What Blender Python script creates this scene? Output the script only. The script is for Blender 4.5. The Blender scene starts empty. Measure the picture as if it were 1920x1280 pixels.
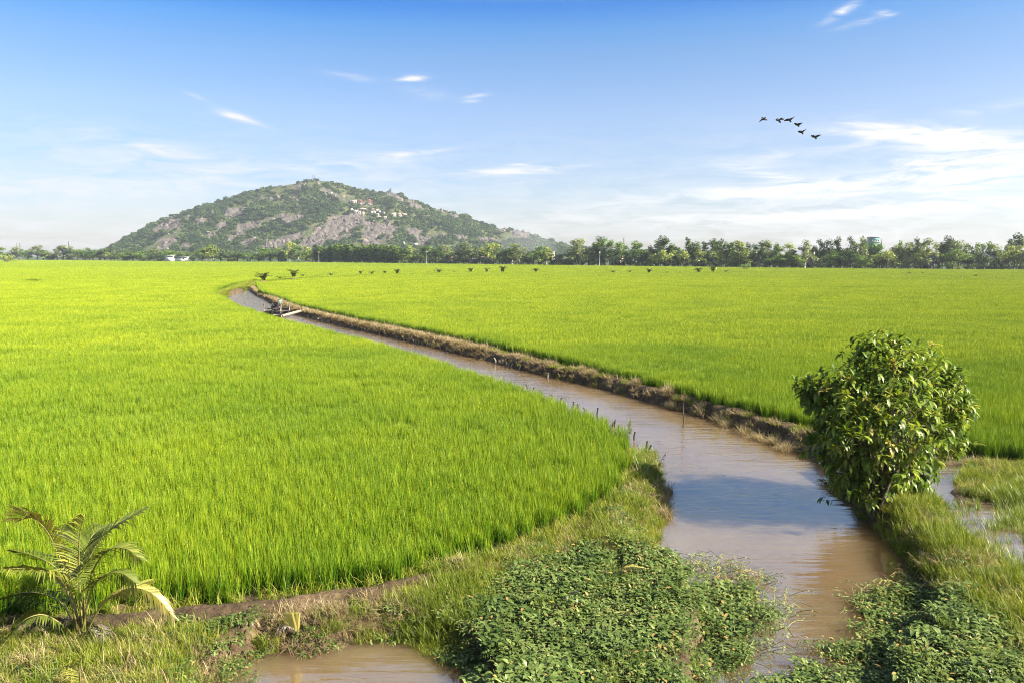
import bpy, bmesh, math, random
import numpy as np
from mathutils import Vector, Matrix, Euler

scene = bpy.context.scene
COL = scene.collection
RNG = np.random.default_rng(7)
random.seed(7)
R = math.radians

# ------------------------------------------------------------------ camera
HC = 7.5
F = 1500.0
PITCH = math.atan((640 - 478) / F)
cam_d = bpy.data.cameras.new('camera')
cam = bpy.data.objects.new('camera', cam_d)
COL.objects.link(cam)
cam.location = (0, 0, HC)
cam.rotation_euler = (math.pi / 2 - PITCH, 0, 0)
cam_d.sensor_width = 36.0
cam_d.lens = F / 1920 * 36.0
cam_d.clip_start = 0.2
cam_d.clip_end = 30000
scene.camera = cam
CP, SP = math.cos(PITCH), math.sin(PITCH)


def ray(u, v):
    a, b = (u - 960) / F, -(v - 640) / F
    return Vector((a, CP + b * SP, -SP + b * CP))


def P(u, v, z=0.0):
    """the point of height z seen at photo pixel (u, v)"""
    d = ray(u, v)
    t = (z - HC) / d.z
    return Vector((d.x * t, d.y * t, z))


def PD(u, v, y):
    """the point at depth y seen at photo pixel (u, v)"""
    d = ray(u, v)
    t = y / d.y
    return Vector((d.x * t, y, HC + d.z * t))


def poly(pts, z):
    return np.array([[*P(u, v, z)[:2]] for u, v in pts])


# ------------------------------------------------------------------ helpers
def tag(o, label=None, cat=None, group=None, kind=None):
    if label: o['label'] = label
    if cat: o['category'] = cat
    if group: o['group'] = group
    if kind: o['kind'] = kind
    return o


def link(name, mesh, parent=None):
    o = bpy.data.objects.new(name, mesh)
    COL.objects.link(o)
    if parent is not None: o.parent = parent
    return o


def empty(name, loc=(0, 0, 0), rz=0.0, s=1.0):
    o = bpy.data.objects.new(name, None)
    COL.objects.link(o)
    o.location = loc
    o.rotation_euler = (0, 0, rz)
    o.scale = (s, s, s)
    o.empty_display_size = 0.3
    return o


class MB:
    """collects faces, then becomes ONE mesh"""

    def __init__(self):
        self.v, self.f, self.n, self.att, self.mi = [], [], 0, [], []

    def add(self, verts, faces, t=0.5, m=0):
        verts = np.asarray(verts, float)
        self.v.append(verts)
        k = self.n
        for f in faces: self.f.append([i + k for i in f])
        self.mi += [m] * len(faces)
        self.att.append(np.full(len(verts), t) if np.isscalar(t) else np.asarray(t, float))
        self.n += len(verts)

    def box(self, c, s, rot=None, t=0.5, m=0):
        c = np.array(c, float); s = np.array(s, float) / 2
        q = np.array([[x, y, z] for x in (-1, 1) for y in (-1, 1) for z in (-1, 1)], float) * s
        if rot is not None: q = q @ np.array(rot.to_matrix() if hasattr(rot, 'to_matrix') else rot).T
        self.add(q + c, [(0, 1, 3, 2), (4, 6, 7, 5), (0, 4, 5, 1), (2, 3, 7, 6), (0, 2, 6, 4), (1, 5, 7, 3)], t, m)

    def tube(self, pts, radii, n=6, t=0.5, m=0, cap=True):
        pts = [Vector(p) for p in pts]
        if np.isscalar(radii): radii = [radii] * len(pts)
        V, Fc = [], []
        ref = Vector((0.31, 0.17, 0.93))
        for i, p in enumerate(pts):
            d = (pts[min(i + 1, len(pts) - 1)] - pts[max(i - 1, 0)]).normalized()
            r_ = ref if abs(d.dot(ref)) < 0.95 else Vector((1, 0, 0))
            a = d.cross(r_).normalized(); b = d.cross(a)
            for k in range(n):
                w = 2 * math.pi * k / n
                V.append(p + (a * math.cos(w) + b * math.sin(w)) * radii[i])
        for i in range(len(pts) - 1):
            for k in range(n):
                Fc.append((i * n + k, i * n + (k + 1) % n, (i + 1) * n + (k + 1) % n, (i + 1) * n + k))
        if cap:
            Fc.append(tuple(range(n)))
            Fc.append(tuple(reversed(range((len(pts) - 1) * n, len(pts) * n))))
        self.add([tuple(v) for v in V], Fc, t, m)

    def mesh(self, name, mats, smooth=False):
        v = np.concatenate(self.v) if self.v else np.zeros((0, 3))
        me = fast_mesh(name, v, self.f, mats, smooth, {'tint': np.concatenate(self.att)})
        if len(mats) > 1: me.polygons.foreach_set('material_index', np.array(self.mi, np.int32))
        return me

    def build(self, name, mat, parent=None, smooth=False):
        return link(name, self.mesh(name, mat if isinstance(mat, (list, tuple)) else [mat], smooth), parent)


def fast_mesh(name, v, faces, mats, smooth=False, atts=None, int_atts=None, vec_atts=None):
    me = bpy.data.meshes.new(name)
    v = np.ascontiguousarray(v, np.float32)
    me.vertices.add(len(v))
    me.vertices.foreach_set('co', v.ravel())
    if isinstance(faces, np.ndarray):
        tot = np.full(len(faces), faces.shape[1], np.int32)
        loops = faces.ravel().astype(np.int32)
    else:
        tot = np.array([len(f) for f in faces], np.int32)
        loops = np.array([i for f in faces for i in f], np.int32)
    me.loops.add(len(loops))
    me.loops.foreach_set('vertex_index', loops)
    me.polygons.add(len(tot))
    if len(tot):
        me.polygons.foreach_set('loop_start', np.concatenate([[0], np.cumsum(tot)[:-1]]).astype(np.int32))
        me.polygons.foreach_set('loop_total', tot)
    for m in mats: me.materials.append(m)
    for k, a in (atts or {}).items():
        me.attributes.new(k, 'FLOAT', 'POINT').data.foreach_set('value', np.ascontiguousarray(a, np.float32))
    for k, a in (int_atts or {}).items():
        me.attributes.new(k, 'INT', 'POINT').data.foreach_set('value', np.ascontiguousarray(a, np.int32))
    for k, a in (vec_atts or {}).items():
        me.attributes.new(k, 'FLOAT_VECTOR', 'POINT').data.foreach_set('vector', np.ascontiguousarray(a, np.float32).ravel())
    me.update(calc_edges=True)
    me.validate()
    if smooth: me.polygons.foreach_set('use_smooth', np.ones(len(me.polygons), bool))
    return me


# value noise, numpy
def vnoise(x, y, seed=0):
    xi, yi = np.floor(x).astype(np.int64), np.floor(y).astype(np.int64)
    xf, yf = x - xi, y - yi
    xf = xf * xf * (3 - 2 * xf); yf = yf * yf * (3 - 2 * yf)

    def h(a, b):
        n = (a * 374761393 + b * 668265263 + seed * 1442695041) & 0xFFFFFFFF
        n = ((n ^ (n >> 13)) * 1274126177) & 0xFFFFFFFF
        return ((n ^ (n >> 16)) & 0xFFFF) / 65535.0
    return (h(xi, yi) * (1 - xf) + h(xi + 1, yi) * xf) * (1 - yf) + (h(xi, yi + 1) * (1 - xf) + h(xi + 1, yi + 1) * xf) * yf


def fbm(x, y, oct=4, seed=0):
    s, a, t = 0, 1, 0
    for k in range(oct):
        s = s + a * vnoise(x * 2 ** k, y * 2 ** k, seed + k); t += a; a *= 0.5
    return s / t


def sdist(pts, pg, closed=True):
    """signed distance to a polygon (negative inside); plain distance for an open line"""
    pts = np.asarray(pts, float)
    d2 = np.full(len(pts), 1e18)
    ins = np.zeros(len(pts), bool)
    n = len(pg)
    for i in range(n if closed else n - 1):
        a, b = pg[i], pg[(i + 1) % n]
        e = b - a
        w = pts - a
        t = np.clip((w @ e) / max(e @ e, 1e-12), 0, 1)
        q = w - t[:, None] * e
        d2 = np.minimum(d2, (q * q).sum(1))
        if closed:
            c = ((a[1] > pts[:, 1]) != (b[1] > pts[:, 1]))
            xx = (b[0] - a[0]) * (pts[:, 1] - a[1]) / (b[1] - a[1] if b[1] != a[1] else 1e-12) + a[0]
            ins ^= c & (pts[:, 0] < xx)
    d = np.sqrt(d2)
    return np.where(ins, -d, d) if closed else d


def smooth(a, b, x):
    t = np.clip((x - a) / (b - a), 0, 1)
    return t * t * (3 - 2 * t)


# ------------------------------------------------------------------ material helpers
ALB = 0.74                     # one level for every reflectance: the scene is exposed two stops up


def dim(c):
    return tuple(x * ALB for x in c[:3])


def mat(name):
    m = bpy.data.materials.new(name)
    m.use_nodes = True
    nt = m.node_tree
    nt.nodes.clear()
    out = nt.nodes.new('ShaderNodeOutputMaterial')
    return m, nt, out


def nd(nt, typ, ins=None, **kw):
    n = nt.nodes.new(typ)
    for k, v in kw.items(): setattr(n, k, v)
    for k, v in (ins or {}).items():
        if isinstance(v, bpy.types.NodeSocket): nt.links.new(v, n.inputs[k])
        else: n.inputs[k].default_value = v
    return n


def ramp(nt, fac, stops, interp='LINEAR'):
    n = nt.nodes.new('ShaderNodeValToRGB')
    cr = n.color_ramp
    cr.interpolation = interp
    while len(cr.elements) < len(stops): cr.elements.new(0.5)
    for e, (p, c) in zip(cr.elements, stops):
        e.position = p
        e.color = (*c, 1) if len(c) == 3 else c
    nt.links.new(fac, n.inputs[0])
    return n.outputs[0]


def pos(nt):
    return nd(nt, 'ShaderNodeNewGeometry').outputs['Position']


def noise(nt, vec, scale, detail=3, rough=0.55, mapscale=None):
    if mapscale:
        vec = nd(nt, 'ShaderNodeMapping', {'Vector': vec, 'Scale': mapscale}).outputs[0]
    return nd(nt, 'ShaderNodeTexNoise', {'Vector': vec, 'Scale': scale, 'Detail': detail, 'Roughness': rough}).outputs[0]


def mixc(nt, fac, a, b, blend='MIX'):
    n = nt.nodes.new('ShaderNodeMix')
    n.data_type = 'RGBA'
    n.blend_type = blend
    for s, v in ((n.inputs[0], fac), (n.inputs[6], a), (n.inputs[7], b)):
        if isinstance(v, bpy.types.NodeSocket): nt.links.new(v, s)
        elif isinstance(v, (int, float)): s.default_value = v
        else: s.default_value = (*v, 1) if len(v) == 3 else v
    return n.outputs[2]


def attr(nt, name):
    return nd(nt, 'ShaderNodeAttribute', attribute_name=name).outputs['Fac']


def leaf_mat(name, stops, trans=0.35, gloss=0.12, rough=0.45, nscale=0.5, namt=0.35, tcol=None):
    """thin leaf: tint attribute and a slow world noise pick the colour"""
    m, nt, out = mat(name)
    t = attr(nt, 'tint')
    p = pos(nt)
    ns = noise(nt, p, nscale, 2)
    f = nd(nt, 'ShaderNodeMath', {0: ns, 1: 0.5}, operation='SUBTRACT').outputs[0]
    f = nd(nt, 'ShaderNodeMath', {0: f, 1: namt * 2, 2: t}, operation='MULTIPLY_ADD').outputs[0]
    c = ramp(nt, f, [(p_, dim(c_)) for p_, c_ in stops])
    tc = mixc(nt, 1.0, c, tcol or (1.25, 1.15, 0.55), 'MULTIPLY')
    d = nd(nt, 'ShaderNodeBsdfDiffuse', {'Color': c}).outputs[0]
    tr = nd(nt, 'ShaderNodeBsdfTranslucent', {'Color': tc}).outputs[0]
    s = nd(nt, 'ShaderNodeMixShader', {0: trans, 1: d, 2: tr}).outputs[0]
    if gloss > 0:
        g = nd(nt, 'ShaderNodeBsdfGlossy', {'Color': (1.0, 0.96, 0.82, 1), 'Roughness': rough}).outputs[0]
        s = nd(nt, 'ShaderNodeMixShader', {0: gloss, 1: s, 2: g}).outputs[0]
    nt.links.new(s, out.inputs[0])
    return m


def plain_mat(name, c1, c2, scale=3.0, rough=0.8, bump=0.0, spec=0.3, detail=5, mapscale=None, metal=0.0):
    m, nt, out = mat(name)
    tc = nd(nt, 'ShaderNodeTexCoord').outputs['Object']
    n = noise(nt, tc, scale, detail, 0.6, mapscale)
    c = ramp(nt, n, [(0.3, dim(c1)), (0.7, dim(c2))])
    b = nd(nt, 'ShaderNodeBsdfPrincipled', {'Base Color': c, 'Roughness': rough, 'Specular IOR Level': spec, 'Metallic': metal})
    if bump:
        bn = nd(nt, 'ShaderNodeBump', {'Height': n, 'Strength': bump, 'Distance': 0.05})
        nt.links.new(bn.outputs[0], b.inputs['Normal'])
    nt.links.new(b.outputs[0], out.inputs[0])
    return m


# ------------------------------------------------------------------ scatter (geometry nodes on one object)
_gn = {}


def scatter_group(k):
    if k in _gn: return _gn[k]
    g = bpy.data.node_groups.new('scatter_%d' % k, 'GeometryNodeTree')
    g.interface.new_socket('Geometry', in_out='INPUT', socket_type='NodeSocketGeometry')
    g.interface.new_socket('Geometry', in_out='OUTPUT', socket_type='NodeSocketGeometry')
    N, L = g.nodes, g.links
    gi, go = N.new('NodeGroupInput'), N.new('NodeGroupOutput')

    def named(nm, typ):
        a = N.new('GeometryNodeInputNamedAttribute'); a.data_type = typ; a.inputs[0].default_value = nm
        return a.outputs[0]
    part = named('part', 'INT')

    def sep(v):
        c = N.new('FunctionNodeCompare'); c.data_type = 'INT'; c.operation = 'EQUAL'
        L.new(part, c.inputs[2]); c.inputs[3].default_value = v
        s = N.new('GeometryNodeSeparateGeometry'); s.domain = 'POINT'
        L.new(gi.outputs[0], s.inputs[0]); L.new(c.outputs[0], s.inputs[1])
        return s.outputs[0]
    j = N.new('GeometryNodeJoinGeometry')
    for v in range(k, 0, -1):
        t = N.new('GeometryNodeGeometryToInstance')
        L.new(sep(v), t.inputs[0]); L.new(t.outputs[0], j.inputs[0])
    ip = N.new('GeometryNodeInstanceOnPoints')
    L.new(sep(0), ip.inputs['Points']); L.new(j.outputs[0], ip.inputs['Instance'])
    ip.inputs['Pick Instance'].default_value = True
    L.new(named('var', 'INT'), ip.inputs['Instance Index'])
    L.new(named('rot', 'FLOAT_VECTOR'), ip.inputs['Rotation'])
    L.new(named('scl', 'FLOAT_VECTOR'), ip.inputs['Scale'])
    L.new(ip.outputs[0], go.inputs[0])
    _gn[k] = g
    return g


def scatter(name, tiles, pts, var, rot, scl, mats):
    """ONE object: the tiles (MB each) instanced on pts"""
    V, Fc, tint, part, mi, n = [], [], [], [], [], 0
    for k, t in enumerate(tiles):
        v = np.concatenate(t.v)
        V.append(v); tint.append(np.concatenate(t.att)); part.append(np.full(len(v), k + 1))
        for f in t.f: Fc.append([i + n for i in f])
        mi += t.mi
        n += len(v)
    m = len(pts)
    V.append(np.asarray(pts, float)); tint.append(np.zeros(m)); part.append(np.zeros(m, int))
    z = np.zeros(n, int)
    scl = np.asarray(scl, float)
    if scl.ndim == 1: scl = np.repeat(scl[:, None], 3, 1)
    me = fast_mesh(name, np.concatenate(V), Fc, mats, False, {'tint': np.concatenate(tint)},
                   {'part': np.concatenate(part), 'var': np.concatenate([z, np.asarray(var, int)])},
                   {'rot': np.concatenate([np.zeros((n, 3)), rot]), 'scl': np.concatenate([np.ones((n, 3)), scl])})
    if len(mats) > 1: me.polygons.foreach_set('material_index', np.array(mi, np.int32))
    o = link(name, me)
    md = o.modifiers.new('scatter', 'NODES')
    md.node_group = scatter_group(len(tiles))
    return o


def rz_only(n, extra=0.0):
    r = np.zeros((n, 3))
    r[:, 2] = RNG.random(n) * 2 * math.pi
    if extra: r[:, :2] = RNG.normal(0, extra, (n, 2))
    return r

# ------------------------------------------------------------------ look constants
EXPO = 2.0
SKY_TINT = [(0.0, (0.60, 0.57, 0.65)), (0.04, (0.62, 0.61, 0.70)), (0.107, (0.55, 0.63, 0.80)), (0.17, (0.66, 0.72, 0.88)), (0.233, (0.45, 0.67, 0.89)), (0.262, (0.26, 0.62, 0.94)), (0.288, (0.015, 0.44, 0.95)), (0.298, (0.6, 0.8, 1.0)), (0.315, (1.55, 1.4, 1.2)), (0.6, (1.35, 1.25, 1.15)), (0.8, (0.95, 0.96, 1.0))]  # bright pale band above the view is added to whiten water reflections and shadows
CLOUD = (4.75, 4.75, 4.8)
# u, v, half width, half height (photo pixels), tilt, strength
WISPS = [
    (1770, 262, 140, 20, -10, 1.2), (1840, 296, 110, 17, 8, 1.05), (1690, 250, 90, 12, -6, 0.8), (1760, 318, 70, 10, -14, 0.7),
    (1540, 348, 250, 10, 3, 0.85), (1660, 395, 310, 10, 3, 1.0), (1420, 372, 250, 9, 2, 0.55), (1250, 405, 300, 14, 0, 0.4), (1450, 330, 90, 9, -14, 0.5),
    (970, 321, 110, 6, 3, 0.9), (980, 308, 28, 3, 4, 0.5), (760, 290, 100, 5, 7, 0.5), (620, 310, 190, 14, 5, 0.3),
    (441, 218, 28, 6, -14, 1.3), (470, 228, 26, 3, -16, 0.4), (365, 180, 18, 3, -18, 0.4), (780, 146, 18, 5, 5, 1.0),
    (766, 150, 24, 3, 5, 0.5), (892, 181, 20, 3, 8, 0.9), (882, 190, 16, 3, 4, 0.8), (655, 143, 42, 6, -6, 0.35),
    (1576, 24, 24, 6, 24, 1.2), (1615, 43, 34, 4, 8, 0.5), (1664, 26, 16, 4, -12, 0.7),
    (240, 265, 120, 16, -8, 0.35), (300, 300, 200, 22, -3, 0.25), (150, 350, 260, 16, 2, 0.35), (1880, 200, 90, 7, 5, 0.3),
    (1840, 340, 120, 12, 10, 0.6), (1500, 290, 160, 10, 6, 0.25), (800, 175, 40, 10, -8, 0.2),
]
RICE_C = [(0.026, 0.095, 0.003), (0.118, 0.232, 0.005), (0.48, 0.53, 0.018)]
HAZE = 0.00010

# ------------------------------------------------------------------ light, sky
SUN_EL, SUN_AZ = R(34), R(112)          # azimuth clockwise from +Y
sun_d = bpy.data.lights.new('sun', 'SUN')
sun_d.energy = 5.0
sun_d.angle = R(0.5)
sun_d.color = (1.0, 0.93, 0.80)
sun = link('sun', sun_d)
sv = Vector((math.sin(SUN_AZ) * math.cos(SUN_EL), math.cos(SUN_AZ) * math.cos(SUN_EL), math.sin(SUN_EL)))
sun.rotation_euler = (-sv).to_track_quat('-Z', 'Y').to_euler()

world = bpy.data.worlds.new('World')
scene.world = world
world.use_nodes = True
wt = world.node_tree
wt.nodes.clear()
wo = wt.nodes.new('ShaderNodeOutputWorld')
tcw = nd(wt, 'ShaderNodeTexCoord').outputs['Generated']
sx = nd(wt, 'ShaderNodeSeparateXYZ', {0: tcw})
el = nd(wt, 'ShaderNodeMath', {0: sx.outputs[2], 1: 0.004}, operation='MAXIMUM').outputs[0]
sky = wt.nodes.new('ShaderNodeTexSky')
sky.sky_type = 'NISHITA'
sky.sun_disc = False
sky.sun_elevation = SUN_EL
sky.sun_rotation = SUN_AZ
sky.altitude = 0
sky.air_density = 1.0
sky.dust_density = 0.6
sky.ozone_density = 2.0
zz = nd(wt, 'ShaderNodeMath', {0: el, 1: 1.0}, operation='MULTIPLY').outputs[0]
cv = nd(wt, 'ShaderNodeCombineXYZ', {0: sx.outputs[0], 1: sx.outputs[1], 2: zz}).outputs[0]
wt.links.new(cv, sky.inputs[0])
tint = ramp(wt, el, SKY_TINT)
skyc = mixc(wt, 1.0, sky.outputs[0], tint, 'MULTIPLY')

# cirrus: noise on the plane a few kilometres up, plus the single wisps the photograph shows
az = nd(wt, 'ShaderNodeMath', {0: sx.outputs[0], 1: sx.outputs[1]}, operation='ARCTAN2').outputs[0]
ev = nd(wt, 'ShaderNodeMath', {0: sx.outputs[2]}, operation='ARCSINE').outputs[0]
ae = nd(wt, 'ShaderNodeCombineXYZ', {0: az, 1: ev, 2: 0.0}).outputs[0]
wv = nd(wt, 'ShaderNodeMapping', {'Vector': ae, 'Scale': (9, 60, 1), 'Rotation': (0, 0, R(-5))}).outputs[0]
warp = nd(wt, 'ShaderNodeTexNoise', {'Vector': wv, 'Scale': 0.7, 'Detail': 2}).outputs['Color']
wv2 = nd(wt, 'ShaderNodeVectorMath', {0: wv, 1: warp}, operation='ADD').outputs[0]
fine = nd(wt, 'ShaderNodeTexNoise', {'Vector': wv2, 'Scale': 1.6, 'Detail': 9, 'Roughness': 0.66, 'Distortion': 0.7}).outputs[0]
big = nd(wt, 'ShaderNodeTexNoise', {'Vector': ae, 'Scale': 4.2, 'Detail': 2}).outputs[0]


def dirang(u, v):
    d = ray(u, v).normalized()
    return math.atan2(d.x, d.y), math.asin(d.z)


def wisp(u, v, w, h, rot, amp, soft=False):
    """an elongated patch of cloud centred in the sky direction of photo pixel (u, v)"""
    a, e = dirang(u, v)
    k = 1 / F
    d = nd(wt, 'ShaderNodeVectorMath', {0: ae, 1: (a, e, 0)}, operation='SUBTRACT').outputs[0]
    d = nd(wt, 'ShaderNodeMapping', {'Vector': d, 'Rotation': (0, 0, R(-rot))}, vector_type='POINT').outputs[0]
    d = nd(wt, 'ShaderNodeMapping', {'Vector': d, 'Scale': (1 / (w * k), 1 / (h * k), 1)}).outputs[0]
    q = nd(wt, 'ShaderNodeVectorMath', {0: d, 1: d}, operation='DOT_PRODUCT').outputs['Value']
    q = nd(wt, 'ShaderNodeMath', {0: q, 1: -1.0}, operation='MULTIPLY').outputs[0]
    q = nd(wt, 'ShaderNodeMath', {0: q}, operation='EXPONENT').outputs[0]
    return nd(wt, 'ShaderNodeMath', {0: q, 1: amp}, operation='MULTIPLY').outputs[0]


tot = None
for a in WISPS:
    w = wisp(*a)
    tot = w if tot is None else nd(wt, 'ShaderNodeMath', {0: tot, 1: w}, operation='ADD').outputs[0]
# low bank of thin cloud that thickens to the horizon
bank = nd(wt, 'ShaderNodeMapRange', {0: ev, 1: 0.0, 2: 0.17, 3: 1.1, 4: 0.0}).outputs[0]
bank = nd(wt, 'ShaderNodeMath', {0: bank, 1: big}, operation='MULTIPLY').outputs[0]
cov = nd(wt, 'ShaderNodeMath', {0: tot, 1: bank}, operation='ADD').outputs[0]
fr = nd(wt, 'ShaderNodeMapRange', {0: fine, 1: 0.34, 2: 0.70, 3: 0.0, 4: 1.6}).outputs[0]
cl = nd(wt, 'ShaderNodeMath', {0: cov, 1: fr}, operation='MULTIPLY', use_clamp=True).outputs[0]
up = nd(wt, 'ShaderNodeMapRange', {0: sx.outputs[2], 1: -0.01, 2: 0.01}).outputs[0]
cl = nd(wt, 'ShaderNodeMath', {0: cl, 1: up}, operation='MULTIPLY', use_clamp=True).outputs[0]
skyc = mixc(wt, cl, skyc, CLOUD)
bg = nd(wt, 'ShaderNodeBackground', {'Color': skyc, 'Strength': 0.05})
wt.links.new(bg.outputs[0], wo.inputs[0])

vs = scene.view_settings
scene.display_settings.display_device = 'sRGB'
vs.view_transform = 'Standard'
vs.look = 'None'
vs.exposure = EXPO
vs.gamma = 1.0
scene.render.film_transparent = False
cy = scene.cycles
cy.max_bounces = 8
cy.diffuse_bounces = 3
cy.glossy_bounces = 3
cy.transmission_bounces = 4
cy.transparent_max_bounces = 6
cy.volume_bounces = 0
cy.use_denoising = True
cy.denoiser = 'OPENIMAGEDENOISE'
cy.denoising_input_passes = 'RGB_ALBEDO_NORMAL'
cy.denoising_prefilter = 'NONE'
cy.filter_width = 1.1
cy.use_adaptive_sampling = False
cy.caustics_reflective = False
cy.caustics_refractive = False
cy.sample_clamp_indirect = 6.0

# ------------------------------------------------------------------ plan of the land (traced, then laid out in metres)
ZW = -0.5                                   # canal water
ZR = 0.72                                   # height of the rice canopy
# right waterline, far to near
right_px = [(485, 533.5), (470, 537), (462, 543), (475, 552), (495, 562), (520, 574), (550, 588), (590, 600), (630, 610), (730, 632), (820, 653),
            (910, 676), (1001, 701), (1122, 728), (1243, 763), (1333, 788), (1394, 810), (1460, 830), (1500, 848),
            (1535, 872), (1560, 905), (1590, 945), (1630, 985), (1665, 1005), (1690, 1045), (1725, 1090), (1740, 1130), (1720, 1190), (1640, 1290), (1600, 1620)]
RIGHT = poly(right_px, ZW)
# left edge of the water, near to far (the near part is the visible waterline, the far part hides behind the rice)
left_near = poly([(1290, 1620), (1310, 1290), (1330, 1200), (1300, 1110), (1262, 1068), (1218, 1046), (1212, 1010), (1230, 975), (1243, 940), (1243, 900), (1236, 868), (1220, 848)], ZW)
left_far = poly([(1192, 818), (1150, 790), (1115, 774), (1060, 753), (1000, 728), (950, 713), (880, 693), (800, 666), (700, 638), (600, 613), (540, 599),
                 (500, 588), (470, 578), (440, 568), (421, 556), (416, 549), (425, 543.5), (450, 538)], 0.62)
far_tail_out = poly([(478, 534), (540, 529), (620, 525), (700, 522)], ZW)
far_tail_in = poly([(700, 523), (620, 526.5), (540, 531), (498, 533)], ZW)
CANAL = np.concatenate([RIGHT, left_near, left_far + np.array([0.25, 0.05]), far_tail_out, far_tail_in])
POND = poly([(385, 1620), (385, 1275), (430, 1244), (500, 1226), (600, 1218), (700, 1206), (760, 1203), (800, 1217), (850, 1238), (885, 1262), (905, 1300), (905, 1620)], ZW)
PUDDLE = poly([(1712, 900), (1742, 876), (1800, 872), (1812, 884), (1784, 905), (1780, 930), (1800, 948), (1860, 955), (1990, 950), (2120, 1010), (2000, 1100), (1890, 1075), (1830, 1010),
               (1780, 975), (1765, 935), (1720, 925)], -0.05)

# rice
FAR_EDGE = [(-420, 485.5), (0, 487.3), (150, 488), (310, 490), (560, 491.3), (700, 493), (900, 495), (1050, 497), (1250, 499.3), (1500, 502.3), (1760, 504.5), (1920, 505.3), (2400, 508)]
ROW_LINE = [(480, 531), (560, 523.5), (620, 520.5), (700, 517.5), (800, 515), (950, 513), (1100, 514.5), (1300, 514), (1400, 511.5), (1500, 511.5), (1655, 514.5), (1750, 517.5), (1849, 520), (1920, 521.5), (2400, 533)]
ROW = poly(ROW_LINE, 0.3)
far_w = poly(FAR_EDGE, ZR)
left_front = poly([(1176, 848), (1185, 872), (1170, 915), (1135, 948), (1080, 976), (1000, 1006), (940, 1036), (870, 1056), (800, 1076), (740, 1095), (620, 1111), (500, 1126), (340, 1141), (200, 1151), (0, 1166), (-300, 1185)], 0.0)
LEFT_RICE = np.concatenate([left_front, [[-60, 30], [-200, 180], [-900, 900]], far_w, [[420, 180]], ROW[::-1] + np.array([0, 1.5]),
                            poly([(478, 528), (440, 534), (416, 541), (406, 549), (412, 557)], 0.2), left_far[::-1][3:] - np.array([0.1, 0.0])])
right_front = poly([(480, 536), (487, 550), (520, 560), (555, 575), (590, 583), (655, 598), (730, 613), (805, 628), (855, 640), (910, 652), (1001, 672), (1092, 694), (1182, 717), (1273, 744), (1333, 761), (1394, 777),
                    (1450, 790), (1510, 806), (1560, 826), (1640, 842), (1740, 852), (1810, 853), (1870, 862), (1920, 866), (2100, 880), (2500, 900)], 0.0)
RIGHT_RICE = np.concatenate([right_front, [[60, 60], [200, 110]], ROW[::-1] - np.array([0, 1.2])])
BUND = poly([(-300, 1200), (0, 1185), (120, 1172), (330, 1157), (540, 1135), (700, 1112), (800, 1090), (870, 1068)], 0.05)


def ground_h(q):
    """height of the bare ground at plan points q"""
    q = np.asarray(q, float)
    sc, sp_, su = sdist(q, CANAL), sdist(q, POND), sdist(q, PUDDLE)
    n1 = fbm(q[:, 0] * 0.9, q[:, 1] * 0.9, 4, 3) - 0.5
    n2 = fbm(q[:, 0] * 3.1, q[:, 1] * 3.1, 4, 9) - 0.5
    near = smooth(90, 30, q[:, 1])
    sc_ = sc + n1 * 0.5 * near + n2 * 0.12 * near
    sp2 = sp_ + n1 * 0.35 + n2 * 0.15
    s = np.minimum(sc_, sp2)
    berm = np.exp(-((sc - 0.9) / 0.5) ** 2) * 0.18 * smooth(16.5, 19.0, q[:, 1]) + np.exp(-(sdist(q, BUND, False) / 0.35) ** 2) * 0.22
    h = n1 * 0.14 * near + n2 * 0.10 * near + berm
    bank = smooth(-0.05, 0.55, s)
    h = (ZW - 0.12) + (h - (ZW - 0.12)) * bank
    h = np.where(s < -0.05, ZW - 0.12 - np.clip(-s, 0, 2) * 0.35, h)
    pud = smooth(0.25, -0.25, su + n1 * 0.5)
    h = h - pud * 0.16
    # the left corner falls away below the palm mound
    return h


# one sheet of ground: fine near the viewer's bridge, coarse to the horizon
rows = [9.0]
while rows[-1] < 3100:
    d = rows[-1]
    rows.append(d * (1.006 if d < 60 else 1.02 if d < 700 else 1.12))
rows = np.array(rows)
angs = np.linspace(R(-50), R(50), 700)
YY, AA = np.meshgrid(rows, angs, indexing='ij')
XX = YY * np.tan(AA)
gq = np.stack([XX.ravel(), YY.ravel()], 1)
gz = np.zeros(len(gq))
sel = gq[:, 1] < 330
gz[sel] = ground_h(gq[sel])
gz[~sel] = -0.02
nr, na = XX.shape
idx = np.arange(nr * na).reshape(nr, na)
gf = np.stack([idx[:-1, :-1].ravel(), idx[:-1, 1:].ravel(), idx[1:, 1:].ravel(), idx[1:, :-1].ravel()], 1)

m, nt, out = mat('soil')
p_ = pos(nt)
na1 = noise(nt, p_, 1.7, 6)
na2 = noise(nt, p_, 9.0, 6, 0.7)
c1 = ramp(nt, na1, [(0.3, (0.042, 0.028, 0.015)), (0.55, (0.12, 0.084, 0.047)), (0.75, (0.24, 0.175, 0.105))])
c2 = ramp(nt, na2, [(0.35, (0.55, 0.5, 0.45)), (0.65, (1.15, 1.1, 1.0))])
c = mixc(nt, 1.0, c1, c2, 'MULTIPLY')
yy = nd(nt, 'ShaderNodeSeparateXYZ', {0: p_}).outputs[1]
fa = nd(nt, 'ShaderNodeMapRange', {0: yy, 1: 280.0, 2: 420.0}).outputs[0]
c = mixc(nt, fa, c, (0.035, 0.06, 0.013))
bs = nd(nt, 'ShaderNodeBsdfPrincipled', {'Base Color': c, 'Roughness': 0.85, 'Specular IOR Level': 0.25})
bn = nd(nt, 'ShaderNodeBump', {'Height': na2, 'Strength': 1.0, 'Distance': 0.14})
nt.links.new(bn.outputs[0], bs.inputs['Normal'])
nt.links.new(bs.outputs[0], out.inputs[0])
M_SOIL = m
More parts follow.
